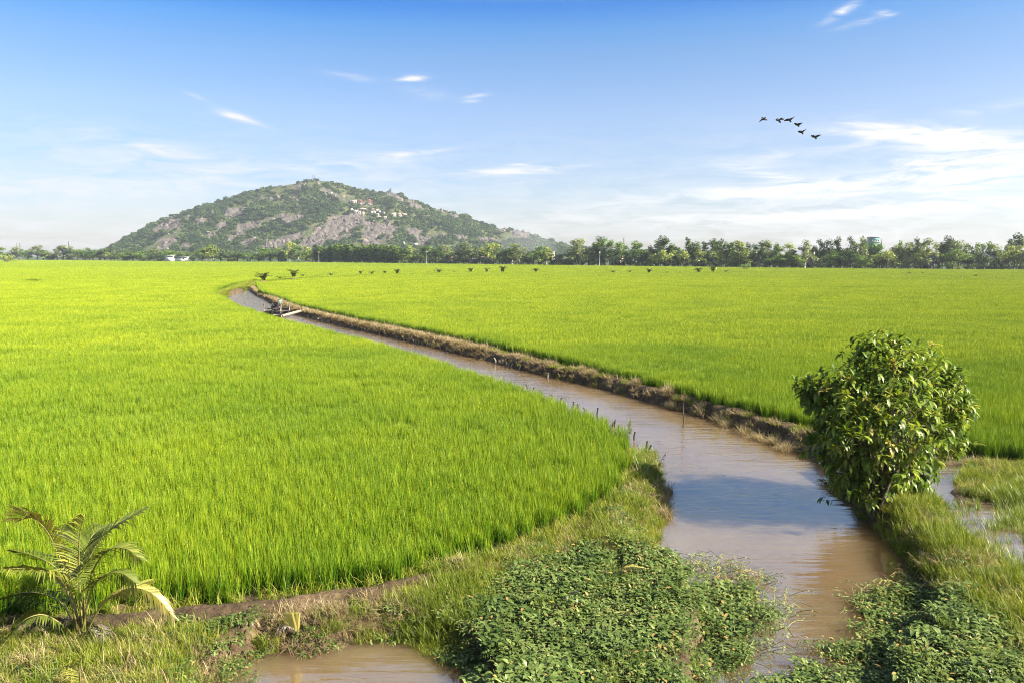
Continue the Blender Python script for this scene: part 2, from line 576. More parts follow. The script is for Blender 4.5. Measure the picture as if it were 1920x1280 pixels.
ground = link('ground', fast_mesh('ground', np.stack([gq[:, 0], gq[:, 1], gz], 1), gf, [M_SOIL], True))
tag(ground, kind='structure')

# ------------------------------------------------------------------ water
m, nt, out = mat('muddy_water')
p_ = pos(nt)
mud = noise(nt, p_, 0.25, 4)
c = ramp(nt, mud, [(0.3, (0.115, 0.072, 0.032)), (0.7, (0.155, 0.107, 0.057))])
r1 = noise(nt, p_, 1.0, 3, 0.5, (0.55, 3.4, 1))
mp = nd(nt, 'ShaderNodeMapping', {'Vector': p_, 'Rotation': (0, 0, R(17)), 'Scale': (0.4, 2.6, 1)}).outputs[0]
r2 = nd(nt, 'ShaderNodeTexNoise', {'Vector': mp, 'Scale': 1.6, 'Detail': 2}).outputs[0]
calm = noise(nt, p_, 0.35, 1)
hh = nd(nt, 'ShaderNodeMath', {0: r1, 1: r2}, operation='ADD').outputs[0]
st = nd(nt, 'ShaderNodeMapRange', {0: calm, 1: 0.3, 2: 0.7, 3: 0.25, 4: 1.0}).outputs[0]
bn = nd(nt, 'ShaderNodeBump', {'Height': hh, 'Strength': st, 'Distance': 0.030})
bs = nd(nt, 'ShaderNodeBsdfPrincipled', {'Base Color': c, 'Roughness': 0.10, 'IOR': 3.1, 'Specular IOR Level': 0.5, 'Normal': bn.outputs[0], 'Subsurface Weight': 1.0, 'Subsurface Radius': (1.8, 1.3, 0.8), 'Subsurface Scale': 1.0})
bs.subsurface_method = 'BURLEY'
nt.links.new(bs.outputs[0], out.inputs[0])
M_WATER = m


def sheet(name, pg, z, pad):
    x0, y0 = pg.min(0) - pad; x1, y1 = pg.max(0) + pad
    o = link(name, fast_mesh(name, np.array([[x0, y0, z], [x1, y0, z], [x1, y1, z], [x0, y1, z]]), np.array([[0, 1, 2, 3]]), [M_WATER]))
    return tag(o, kind='structure')


water = sheet('canal_water', np.concatenate([CANAL, POND]), ZW, 1.0)
puddle = sheet('paddy_water', PUDDLE, -0.055, 0.6)

# ------------------------------------------------------------------ rice
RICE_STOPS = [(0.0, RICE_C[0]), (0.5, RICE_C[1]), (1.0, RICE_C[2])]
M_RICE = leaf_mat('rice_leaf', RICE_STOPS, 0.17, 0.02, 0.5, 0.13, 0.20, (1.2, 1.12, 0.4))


def blade(mb, x, y, z, h, w, az, lean, curl, t, seg=3):
    """a grass blade: flat ribbon that leans and curls over"""
    dx, dy = math.cos(az), math.sin(az)
    sxv, syv = -dy * w / 2, dx * w / 2
    V, px, pz, ang = [], 0.0, 0.0, lean
    for k in range(seg + 1):
        f = k / seg
        ww = (0.75 + 0.5 * f) * (1 - f) ** 0.6 if k else 0.75
        cx, cy_, cz = x + dx * px, y + dy * px, z + pz
        if k < seg:
            V += [(cx - sxv * ww, cy_ - syv * ww, cz), (cx + sxv * ww, cy_ + syv * ww, cz)]
        else:
            V.append((cx, cy_, cz))
        px += math.sin(ang) * h / seg; pz += math.cos(ang) * h / seg
        ang += curl / seg
    Fc = [(2 * k, 2 * k + 1, 2 * k + 3, 2 * k + 2) for k in range(seg - 1)] + [(2 * seg - 2, 2 * seg - 1, 2 * seg)]
    mb.add(V, Fc, np.clip(t + 0.62 * (np.minimum(np.arange(len(V)) // 2, seg) / seg - 0.66), 0, 1))  # yellower tips; base darkened in the tint as shade between the blades


def rice_tile(size, n, w, seed, hmul=1.0, seg=3, tip=0.5, per=(14, 22)):
    rg = random.Random(seed)
    mb = MB()
    left = n
    while left > 0:
        cx, cy_ = (rg.random() - 0.5) * size, (rg.random() - 0.5) * size
        ch = (rg.uniform(0.92, 1.08) if rg.random() > .20 else rg.uniform(.45, .75)) * hmul
        k = rg.randint(*per)
        left -= k
        ct = rg.gauss(tip, 0.12)
        for _ in range(k):
            az_ = rg.random() * 6.283
            rr = rg.random() ** .6 * 0.026 * (w / 0.0095)
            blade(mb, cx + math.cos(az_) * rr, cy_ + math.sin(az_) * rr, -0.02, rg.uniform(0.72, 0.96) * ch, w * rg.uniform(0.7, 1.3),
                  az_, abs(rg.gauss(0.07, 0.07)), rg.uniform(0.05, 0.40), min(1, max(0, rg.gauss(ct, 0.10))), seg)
    for _ in range(int(n * .25)):           # old low leaves and stems that close the stand below
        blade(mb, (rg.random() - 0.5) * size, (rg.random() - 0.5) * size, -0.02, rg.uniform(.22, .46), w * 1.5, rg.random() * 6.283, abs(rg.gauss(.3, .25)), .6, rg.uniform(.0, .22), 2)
    return mb


LOD = [(0.5, 270, 0.0125), (1.0, 620, 0.016), (2.0, 1250, 0.022), (4.0, 1700, 0.040), (8.0, 2200, 0.08)]
NVAR = [5, 4, 3, 3, 3]
rice_tiles, first = [], []
for li, (s_, n_, w_) in enumerate(LOD):
    first.append(len(rice_tiles))
    for k in range(NVAR[li]):
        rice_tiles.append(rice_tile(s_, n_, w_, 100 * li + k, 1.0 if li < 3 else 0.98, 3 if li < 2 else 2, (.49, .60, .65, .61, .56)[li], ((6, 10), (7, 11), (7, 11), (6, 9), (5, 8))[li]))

# bare strips in the far field (ditches and footpaths between the paddies)
STRIPS = [(poly([(-60, 529.5), (30, 529), (68, 528.5)], 0.3), 2.0), (poly([(59, 526), (66, 529)], 0.3), 2.0),
          (poly([(68, 529.5), (150, 530), (330, 528), (430, 520), (500, 515)], 0.3), 0.9), (poly([(120, 520), (230, 519.5), (330, 518)], 0.3), 1.0), (poly([(1250, 538), (1480, 542), (1700, 541)], 0.3), 0.9), (poly([(500, 505), (900, 504), (1300, 506)], 0.3), 2.2),
          (poly([(588, 581), (640, 577), (672, 576)], 0.2), 0.55), (ROW, 3.2)]


def rice_field(name, pg, label):
    rg = np.random.default_rng(len(name))
    S0 = 8.0
    x0, y0 = pg.min(0); x1, y1 = pg.max(0)
    x0, y0 = math.floor(x0 / S0) * S0, math.floor(y0 / S0) * S0
    gx, gy = np.meshgrid(np.arange(x0, x1 + S0, S0) + S0 / 2, np.arange(y0, y1 + S0, S0) + S0 / 2)
    cells = np.stack([gx.ravel(), gy.ravel()], 1)
    P_, V_, S_ = [], [], []
    for li in range(4, -1, -1):
        s_ = LOD[li][0]
        # keep what the camera or a viewer a few steps to its side could see
        dist = np.hypot(cells[:, 0], cells[:, 1])
        cells = cells[(np.abs(cells[:, 0]) < cells[:, 1] * 0.74 + 9 + s_) & (cells[:, 1] > 5)]
        sd = sdist(cells, pg)
        stp = np.full(len(cells), 1e9)
        for ln, wd in STRIPS: stp = np.minimum(stp, sdist(cells, ln, False) - wd)
        dist = np.hypot(cells[:, 0], cells[:, 1])
        fit = (sd < -s_ * 0.55) & (stp > s_ * 0.6)
        want = (s_ <= np.maximum(0.5, dist / 62.0))
        last = (s_ <= np.maximum(0.5, dist / 220.0))
        place = want & (fit | (last & (sd < -0.12) & (stp > 0)))
        dead = (sd > s_ * 0.75) | (last & ~place)
        c_ = cells[place]
        P_.append(c_); V_.append(first[li] + rg.integers(0, NVAR[li], len(c_))); S_.append(np.full(len(c_), s_))
        c_ = cells[~place & ~dead]
        if li:
            h = LOD[li - 1][0] / 2
            cells = np.concatenate([c_ + np.array([a, b]) * h for a in (-1, 1) for b in (-1, 1)])
    pt = np.concatenate(P_); var = np.concatenate(V_); sz = np.concatenate(S_)
    n = len(pt)
    rot = np.zeros((n, 3))
    rot[:, 2] = rg.integers(0, 4, n) * math.pi / 2 + rg.normal(0, 0.12, n)
    patch = fbm(pt[:, 0] * 0.12, pt[:, 1] * 0.12, 3, 21)
    patch2 = fbm(pt[:, 0] * 0.7, pt[:, 1] * 0.7, 2, 33)
    hz = 0.93 + (patch - 0.5) * 0.30 + (patch2 - 0.5) * 0.16
    thin = vnoise(pt[:, 0] * 1.6 + 5, pt[:, 1] * 1.1, 61)
    hz = np.where((patch2 < 0.33) & (sz < 2.5), hz * 0.90, hz)
    hz = np.where((thin < 0.10) & (sz < 2.5), hz * 0.74, hz)
    scl = np.stack([np.ones(n), np.ones(n), hz], 1)
    xyz = np.concatenate([pt + rg.normal(0, 0.03, (n, 2)), np.zeros((n, 1))], 1)
    print(name, n)
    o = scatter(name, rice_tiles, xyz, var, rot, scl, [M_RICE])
    return tag(o, label, 'rice', kind='stuff')


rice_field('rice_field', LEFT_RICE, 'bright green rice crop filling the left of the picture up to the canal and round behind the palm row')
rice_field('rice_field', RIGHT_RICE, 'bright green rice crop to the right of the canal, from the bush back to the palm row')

# ------------------------------------------------------------------ the granite hill
HILL_PX = [(150, 484), (190, 476), (208, 465), (240, 447), (290, 421), (340, 402), (400, 384), (450, 369), (500, 356), (550, 348), (580, 339), (605, 340), (650, 351), (700, 359), (722, 361), (735, 359),
           (750, 366), (800, 388), (850, 403), (900, 421), (935, 432), (960, 432), (985, 436), (1000, 440), (1015, 450), (1040, 459), (1080, 467), (1140, 476)]
YR, YF = 2000.0, 1480.0
hx = np.array([PD(u, v, YR).x for u, v in HILL_PX])
hz = np.array([PD(u, v, YR).z for u, v in HILL_PX])
CRAG = [  # u, v, half width, half height, tilt up to the right in degrees, strength: bare rock seen in the photograph
    (600, 446, 46, 16, 26, 1.2), (640, 428, 38, 22, 24, 1.2), (668, 412, 16, 14, 10, 1.2), (700, 438, 24, 24, 34, 1.1), (730, 432, 17, 16, 10, 1.0), (775, 437, 20, 9, 0, 1.1),
    (318, 424, 26, 11, 20, 1.1), (314, 455, 20, 12, 35, 1.1), (440, 398, 26, 8, 22, 1.0), (415, 424, 12, 8, 30, 0.9), (376, 419, 14, 7, 25, 0.8), (350, 413, 12, 6, 20, 0.8),
    (470, 453, 24, 6, 6, 1.0), (540, 410, 34, 8, 10, 0.9), (452, 431, 8, 12, -30, 0.9), (476, 422, 14, 7, 30, 0.9), (535, 451, 42, 8, 18, 1.0), (515, 372, 28, 5, 4, 0.7), (548, 374, 14, 6, 10, 0.8),
    (738, 367, 26, 8, -32, 1.1), (772, 383, 20, 6, -30, 1.0), (985, 438, 24, 11, -8, 1.3), (940, 430, 10, 6, 0, 1.0), (640, 372, 22, 6, -14, 0.8), (612, 360, 14, 5, -20, 0.7), (560, 352, 22, 5, 15, 0.7),
    (676, 352, 14, 4, -10, 0.7), (870, 449, 44, 8, -6, 0.75), (910, 451, 30, 6, -10, 0.8), (830, 397, 12, 5, -20, 0.6), (850, 404, 16, 4, -20, 0.7), (430, 447, 16, 5, 20, 0.7), (395, 441, 22, 6, 15, 0.7),
    (790, 452, 30, 7, 8, 0.7), (350, 462, 24, 4, 0, 0.8), (680, 388, 18, 4, 0, 0.5), (820, 440, 20, 5, 0, 0.6), (500, 440, 14, 4, 10, 0.7)]


def hill_h(x, y):
    r_ = np.interp(x * YR / np.maximum(y, 1.0), hx, hz)
    t = (y - YF) / (YR - YF)
    g = np.where(t < 1, np.clip(t, 0, 1) ** 0.9, np.clip(1 - (t - 1) * 0.8, 0, 1))
    n = fbm(x / 120, y / 120, 5, 41) - 0.5
    rd = 1 - np.abs(2 * fbm(x / 60 + 7, y / 60, 4, 57) - 1)
    amp = np.clip(r_ / 90, 0.0, 1.0) * (0.25 + 0.75 * np.clip(1 - np.abs(t - 0.55) / 0.5, 0, 1))
    z = r_ * g + amp * (n * 26 + (rd - 0.75) * 22)
    return z


def to_px(x, y, z):
    d = y * CP - (z - HC) * SP
    return 960 + F * x / d, 640 - F * (y * SP + (z - HC) * CP) / d


def crag(u, v):
    s = np.zeros_like(u)
    for a, b, w, h, r_, k in CRAG:
        c, q = math.cos(R(r_)), math.sin(R(r_))
        dx, dy = u - a, -(v - b)
        p, o = (dx * c + dy * q) / w, (-dx * q + dy * c) / h
        s = np.maximum(s, k * np.exp(-(p * p + o * o) * 0.75))
    return s


gx = np.linspace(hx[0] - 120, hx[-1] + 160, 560)
gy = np.concatenate([np.linspace(YF - 10, YR + 20, 300), np.linspace(YR + 30, YR + 640, 20)])
GX, GY = np.meshgrid(gx, gy)
GZ = hill_h(GX, GY)
u_, v_ = to_px(GX, GY, GZ)
nz = fbm(GX / 22, GY / 30, 4, 5)
rk = crag(u_, v_) + (nz - 0.5) * 1.2
rock = smooth(0.46, 0.66, rk)
GZ = GZ + rock * (np.abs(fbm(GX / 14, GY / 22, 4, 77) - 0.5) * 30 - 3.0) * np.clip(GZ / 30, 0, 1)
GZ = np.maximum(GZ, -1.0)
ny_, nx_ = GX.shape
ii = np.arange(nx_ * ny_).reshape(ny_, nx_)
hf = np.stack([ii[:-1, :-1].ravel(), ii[:-1, 1:].ravel(), ii[1:, 1:].ravel(), ii[1:, :-1].ravel()], 1)
m, nt, out = mat('hillside')
p_ = pos(nt)
rkn = attr(nt, 'rock')
a1 = noise(nt, p_, 0.035, 6, 0.65)
a2 = noise(nt, p_, 0.16, 8, 0.78, (1.0, 0.6, 0.35))
gr = ramp(nt, a1, [(0.3, (0.035, 0.052, 0.014)), (0.5, (0.065, 0.080, 0.024)), (0.7, (0.115, 0.11, 0.045))])
rc = ramp(nt, a2, [(0.30, (0.022, 0.018, 0.018)), (0.48, (0.085, 0.072, 0.066)), (0.62, (0.150, 0.128, 0.108)), (0.74, (0.25, 0.215, 0.17))])
c = mixc(nt, rkn, gr, rc)
bn = nd(nt, 'ShaderNodeBump', {'Height': a2, 'Strength': 1.0, 'Distance': 6.0})
bs = nd(nt, 'ShaderNodeBsdfPrincipled', {'Base Color': c, 'Roughness': 0.9, 'Specular IOR Level': 0.15, 'Normal': bn.outputs[0]})
nt.links.new(bs.outputs[0], out.inputs[0])
hill = link('hill', fast_mesh('hill', np.stack([GX.ravel(), GY.ravel(), GZ.ravel()], 1), hf, [m], True, {'rock': rock.ravel()}))
tag(hill, kind='structure')


# woodland over the hill
def clump_tile(n, leaf, seed, flat=0.75):
    rg = random.Random(seed)
    mb = MB()
    lobes = [(rg.uniform(-.3, .3), rg.uniform(-.3, .3), rg.uniform(0.25, 0.6), rg.uniform(0.28, 0.5)) for _ in range(5)]
    for k in range(n):
        lx, ly, lz, lr = lobes[k % len(lobes)]
        d = Vector((rg.gauss(0, 1), rg.gauss(0, 1), rg.gauss(0, 1) + 0.25)).normalized()
        rr = lr * (0.55 + 0.5 * rg.random())
        p = Vector((lx, ly, lz * flat)) + Vector((d.x, d.y, d.z * flat)) * rr
        nrm = (d + Vector((rg.gauss(0, .5), rg.gauss(0, .5), rg.gauss(0, .5)))).normalized()
        a = nrm.orthogonal().normalized(); b = nrm.cross(a)
        w = rg.random() * 6.28
        a, b = a * math.cos(w) + b * math.sin(w), b * math.cos(w) - a * math.sin(w)
        s = leaf * rg.uniform(0.6, 1.3)
        mb.add([tuple(p - a * s - b * s * .6), tuple(p + a * s * .3 - b * s), tuple(p + a * s + b * s * .5), tuple(p - a * s * .4 + b * s)], [(0, 1, 2, 3)],
               min(1, max(0, rg.gauss(0.5, 0.18))))
    return mb


M_HILLWOOD = leaf_mat('hill_foliage', [(0.0, (0.016, 0.040, 0.014)), (0.45, (0.045, 0.084, 0.026)), (1.0, (0.13, 0.17, 0.05))], 0.2, 0.0, 0.5, 0.02, 0.9)
nh = 15000
sx_ = RNG.uniform(gx[0], gx[-1], nh * 2); sy_ = RNG.uniform(YF, YR + 30, nh * 2)
sz_ = hill_h(sx_, sy_)
uu, vv = to_px(sx_, sy_, sz_)
dens = crag(uu, vv) + (fbm(sx_ / 22, sy_ / 30, 4, 5) - 0.5) * 1.2
open_ = fbm(sx_ / 55, sy_ / 70, 3, 91)
keep = (dens < 0.46 + RNG.normal(0, .08, nh * 2)) & (sz_ > 0.5) & (open_ < 0.55 + RNG.normal(0, 0.08, nh * 2))
for bu, bv, bw, bh in [(700, 398, 62, 13), (668, 405, 22, 8), (500, 460, 8, 9)]:
    keep &= ~((np.abs(uu - bu) < bw) & (np.abs(vv - bv) < bh) & (RNG.random(nh * 2) < 0.72))
sel = np.nonzero(keep)[0][:nh]
pts = np.stack([sx_[sel], sy_[sel], sz_[sel] - 1.0], 1)
s_ = RNG.gamma(4.5, 1.8, len(sel)).clip(3, 18) * (0.75 + 0.5 * (fbm(pts[:, 0] / 90, pts[:, 1] / 90, 2, 3)))
print('hill wood', len(sel))
wood = scatter('hill_woodland', [clump_tile(130, 0.105, 900 + k, 0.7) for k in range(5)], pts, RNG.integers(0, 5, len(sel)), rz_only(len(sel)),
               np.stack([s_, s_, s_ * RNG.uniform(0.7, 1.1, len(sel))], 1), [M_HILLWOOD])
tag(wood, 'dark scrub and low trees covering the rocky hill between its bare granite faces', 'woodland', kind='stuff')


# loose boulders and broken slabs on and around the bare faces
def boulder(seed):
    rg = random.Random(seed)
    bm_ = bmesh.new()
    bmesh.ops.create_icosphere(bm_, subdivisions=2, radius=.5)
    off = rg.random() * 50
    for v in bm_.verts:
        n_ = math.sin(v.co.x * 5 + off) * math.cos(v.co.y * 6 + off) * .12 + rg.uniform(-.06, .06)
        v.co = v.co * (1 + n_)
        v.co.z *= .8
    q = MB()
    vv = [tuple(v.co) for v in bm_.verts]
    q.add(vv, [tuple(w.index for w in f.verts) for f in bm_.faces], rg.random())
    bm_.free()
    return q


nb = 5000
bx, by = RNG.uniform(gx[0], gx[-1], nb), RNG.uniform(YF + 30, YR + 25, nb)
bz = hill_h(bx, by)
bu_, bv_ = to_px(bx, by, bz)
bd = crag(bu_, bv_)
bk = ((bd > .38) & (RNG.random(nb) < .55) | (RNG.random(nb) < .035)) & (bz > 3)
bp_ = np.stack([bx, by, bz], 1)[bk]
bs_ = RNG.gamma(3, 1.5, len(bp_)).clip(2, 14)
M_ROCK = plain_mat('granite', (0.05, 0.042, 0.038), (0.24, 0.205, 0.17), .55, .9, .6, .15, 6)
tag(scatter('hill_boulders', [boulder(k) for k in range(4)], bp_, RNG.integers(0, 4, len(bp_)), RNG.uniform(0, 6.28, (len(bp_), 3)), np.stack([bs_ * 1.3, bs_, bs_ * .9], 1), [M_ROCK]),
    'grey and tan granite boulders scattered over the bare parts of the hill', 'boulders', kind='stuff')


def on_hill(u, v):
    """the point of the hillside seen at photo pixel (u, v)"""
    ys = np.linspace(YF, YR + 40, 900)
    d = ray(u, v)
    t = ys / d.y
    xs, zs = d.x * t, HC + d.z * t
    hh_ = hill_h(xs, ys)
    k = np.nonzero(hh_ >= zs)[0]
    i = k[0] if len(k) else len(ys) - 30
    return Vector((xs[i], ys[i], hh_[i]))


# ------------------------------------------------------------------ air
m, nt, out = mat('air')
vo = nd(nt, 'ShaderNodeVolumePrincipled', {'Color': (0.86, 0.92, 1.0, 1), 'Density': HAZE, 'Anisotropy': 0.3})
nt.links.new(vo.outputs[0], out.inputs[1])
mb = MB()
mb.box((0, 1600, 129), (8400, 3400, 262))
hz_o = mb.build('haze', m)
tag(hz_o, 'thin bluish haze in the air over the fields and the hill', 'haze', kind='stuff')

# ------------------------------------------------------------------ trees of the far tree line
TONES = {
    'mid': leaf_mat('leaf_mid_green', [(0.0, (0.068, 0.143, 0.027)), (0.5, (0.150, 0.262, 0.045)), (1.0, (0.285, 0.390, 0.075))], 0.34, 0.02, 0.5, 0.05, 0.5),
    'dark': leaf_mat('leaf_dark_green', [(0.0, (0.030, 0.065, 0.022)), (0.5, (0.068, 0.124, 0.032)), (1.0, (0.162, 0.223, 0.061))], 0.2, 0.03, 0.5, 0.05, 0.5),
    'grey': leaf_mat('leaf_grey_green', [(0.0, (0.116, 0.167, 0.065)), (0.5, (0.246, 0.304, 0.131)), (1.0, (0.420, 0.464, 0.217))], 0.34, 0.02, 0.5, 0.05, 0.5),
    'yel': leaf_mat('leaf_yellow_green', [(0.0, (0.140, 0.210, 0.035)), (0.5, (0.294, 0.371, 0.070)), (1.0, (0.462, 0.504, 0.119))], 0.28, 0.03, 0.5, 0.05, 0.5),
}
M_PALEBARK = plain_mat('pale_bark', (0.22, 0.18, 0.14), (0.42, 0.37, 0.31), 3.0, 0.9)
M_BARK = plain_mat('brown_bark', (0.06, 0.045, 0.032), (0.15, 0.115, 0.085), 4.0, 0.9, 0.5)
WORD = {'mid': 'green', 'dark': 'dark green', 'grey': 'grey-green', 'yel': 'yellowish green'}


def tree_variant(kind, seed):
    """unit-height tree: trunk mesh and crown mesh"""
    rg = random.Random(seed)
    tr, cr = MB(), MB()
    clumps = []          # centre, radius, vertical stretch
    if kind == 'eucalypt':                      # tall, airy, limbs rising to separate tufts
        bend = Vector((rg.uniform(-.05, .05), rg.uniform(-.05, .05), 0))
        top = Vector((0, 0, 0.82)) + bend
        tr.tube([(0, 0, -.02), tuple(bend * .4 + Vector((0, 0, .35))), tuple(top)], [.020, .014, .005], 5)
        n = rg.randint(8, 11)
        for k in range(n):
            z0 = rg.uniform(.12, .65)
            w = rg.random() * 6.28
            z = min(.93, z0 + rg.uniform(.08, .30))
            rr = rg.uniform(.07, .20) * (1.25 - z * .7)
            e = Vector((math.cos(w) * rr, math.sin(w) * rr, z))
            b0 = bend * z0 + Vector((0, 0, z0))
            tr.tube([tuple(b0), tuple((b0 + e) / 2 + Vector((0, 0, -.015))), tuple(e)], [.008, .006, .003], 4)
            clumps.append((e, rg.uniform(.065, .105), rg.uniform(1.0, 1.5)))
        clumps += [(top + Vector((0, 0, .08)), .09, 1.2), (top + Vector((.05, .03, -.03)), .09, 1.2), (top * .75, .10, 1.3), (top * .55 + Vector((-.04, 0, 0)), .10, 1.2)]
        per, leaf = 95, .026
    elif kind == 'slim':                        # young plantation eucalypt, a narrow spindle
        tr.tube([(0, 0, -.02), (0, 0, .9)], [.014, .004], 5)
        for k in range(16):
            z = .14 + .80 * k / 15
            w = k * 2.4
            rr = .055 * (1 - abs(z - .5) * .9)
            clumps.append((Vector((math.cos(w) * rr, math.sin(w) * rr, z)), .075 * (1.15 - z * .5), 1.3))
        per, leaf = 62, .026
    elif kind == 'broad':                       # rounded broadleaf
        tr.tube([(0, 0, -.02), (0.01, 0, .2), (0, .01, .5)], [.035, .026, .012], 6)
        for k in range(14):
            w = rg.random() * 6.28
            z = rg.uniform(.24, .86)
            rr = rg.uniform(.10, .30) * math.sqrt(max(.15, 1 - ((z - .45) / .55) ** 2))
            e = Vector((math.cos(w) * rr, math.sin(w) * rr, z))
            tr.tube([(0, 0, min(.45, z * .6)), tuple(e)], [.010, .004], 4)
            clumps.append((e, rg.uniform(.12, .18), rg.uniform(.75, 1.0)))
        clumps.append((Vector((0, 0, .55)), .2, 1.0))
        per, leaf = 85, .034
    elif kind == 'shrub':                       # low, wide, big leaves
        for k in range(7):
            w = rg.random() * 6.28
            e = Vector((math.cos(w) * rg.uniform(.1, .45), math.sin(w) * rg.uniform(.1, .45), rg.uniform(.35, .8)))
            tr.tube([(0, 0, -.02), tuple(e)], [.03, .012], 4)
            clumps.append((e, rg.uniform(.22, .32), .8))
        per, leaf = 55, .06
    for c, r_, st in clumps:
        ct = rg.gauss(.5, .12)
        for _ in range(per):
            d = Vector((rg.gauss(0, 1), rg.gauss(0, 1), rg.gauss(0, 1))).normalized()
            rr = r_ * (rg.random() ** .45)
            p = c + Vector((d.x, d.y, d.z * st)) * rr
            nrm = (d * .8 + Vector((rg.gauss(0, .6), rg.gauss(0, .6), rg.gauss(0, .6) + .3))).normalized()
            a = nrm.orthogonal().normalized(); b = nrm.cross(a)
            w = rg.random() * 6.28
            a, b = a * math.cos(w) + b * math.sin(w), b * math.cos(w) - a * math.sin(w)
            s = leaf * rg.uniform(.5, 1.25)
            cr.add([tuple(p - a * s), tuple(p - b * s * .55), tuple(p + a * s), tuple(p + b * s * .55)], [(0, 1, 2, 3)], min(1, max(0, rg.gauss(ct, .15))))
    bark = M_PALEBARK if kind in ('eucalypt', 'slim') else M_BARK
    return tr.mesh('trunk', [bark]), cr.mesh('crown', [TONES['mid']])


BANK = {k: [tree_variant(k, 50 * i + j) for j in range(n)] for i, (k, n) in enumerate([('eucalypt', 6), ('slim', 4), ('broad', 6), ('shrub', 3)])}
NATW = {'eucalypt': .36, 'slim': .19, 'broad': .62, 'shrub': 1.1}     # crown width / height of the unit tree
OBJNAME = {'eucalypt': 'eucalyptus_tree', 'slim': 'plantation_tree', 'broad': 'broadleaf_tree', 'shrub': 'leafy_shrub'}
fe_u = [a for a, b in FAR_EDGE]; fe_v = [b for a, b in FAR_EDGE]


def edge_y(u):
    return P(u, float(np.interp(u, fe_u, fe_v)), ZR).y


def put_tree(u, vtop, w, kind, tone, back, label, group, vari=None, yy_=None):
    y = yy_ if yy_ else edge_y(u) + back
    top = PD(u, vtop, y)
    h = top.z
    k = vari if vari is not None else random.randrange(len(BANK[kind]))
    tm, cm = BANK[kind][k]
    o = empty(OBJNAME[kind], (top.x, y, 0), random.random() * 6.28)
    sw = w / F * y / NATW[kind]
    o.scale = (sw, sw, h)
    t_ = link('trunk', tm, o)
    c_ = link('crown', cm, o)
    c_.material_slots[0].link = 'OBJECT'
    c_.material_slots[0].material = TONES[tone]
    tag(o, label, 'shrub' if kind == 'shrub' else 'tree', group)
    return o


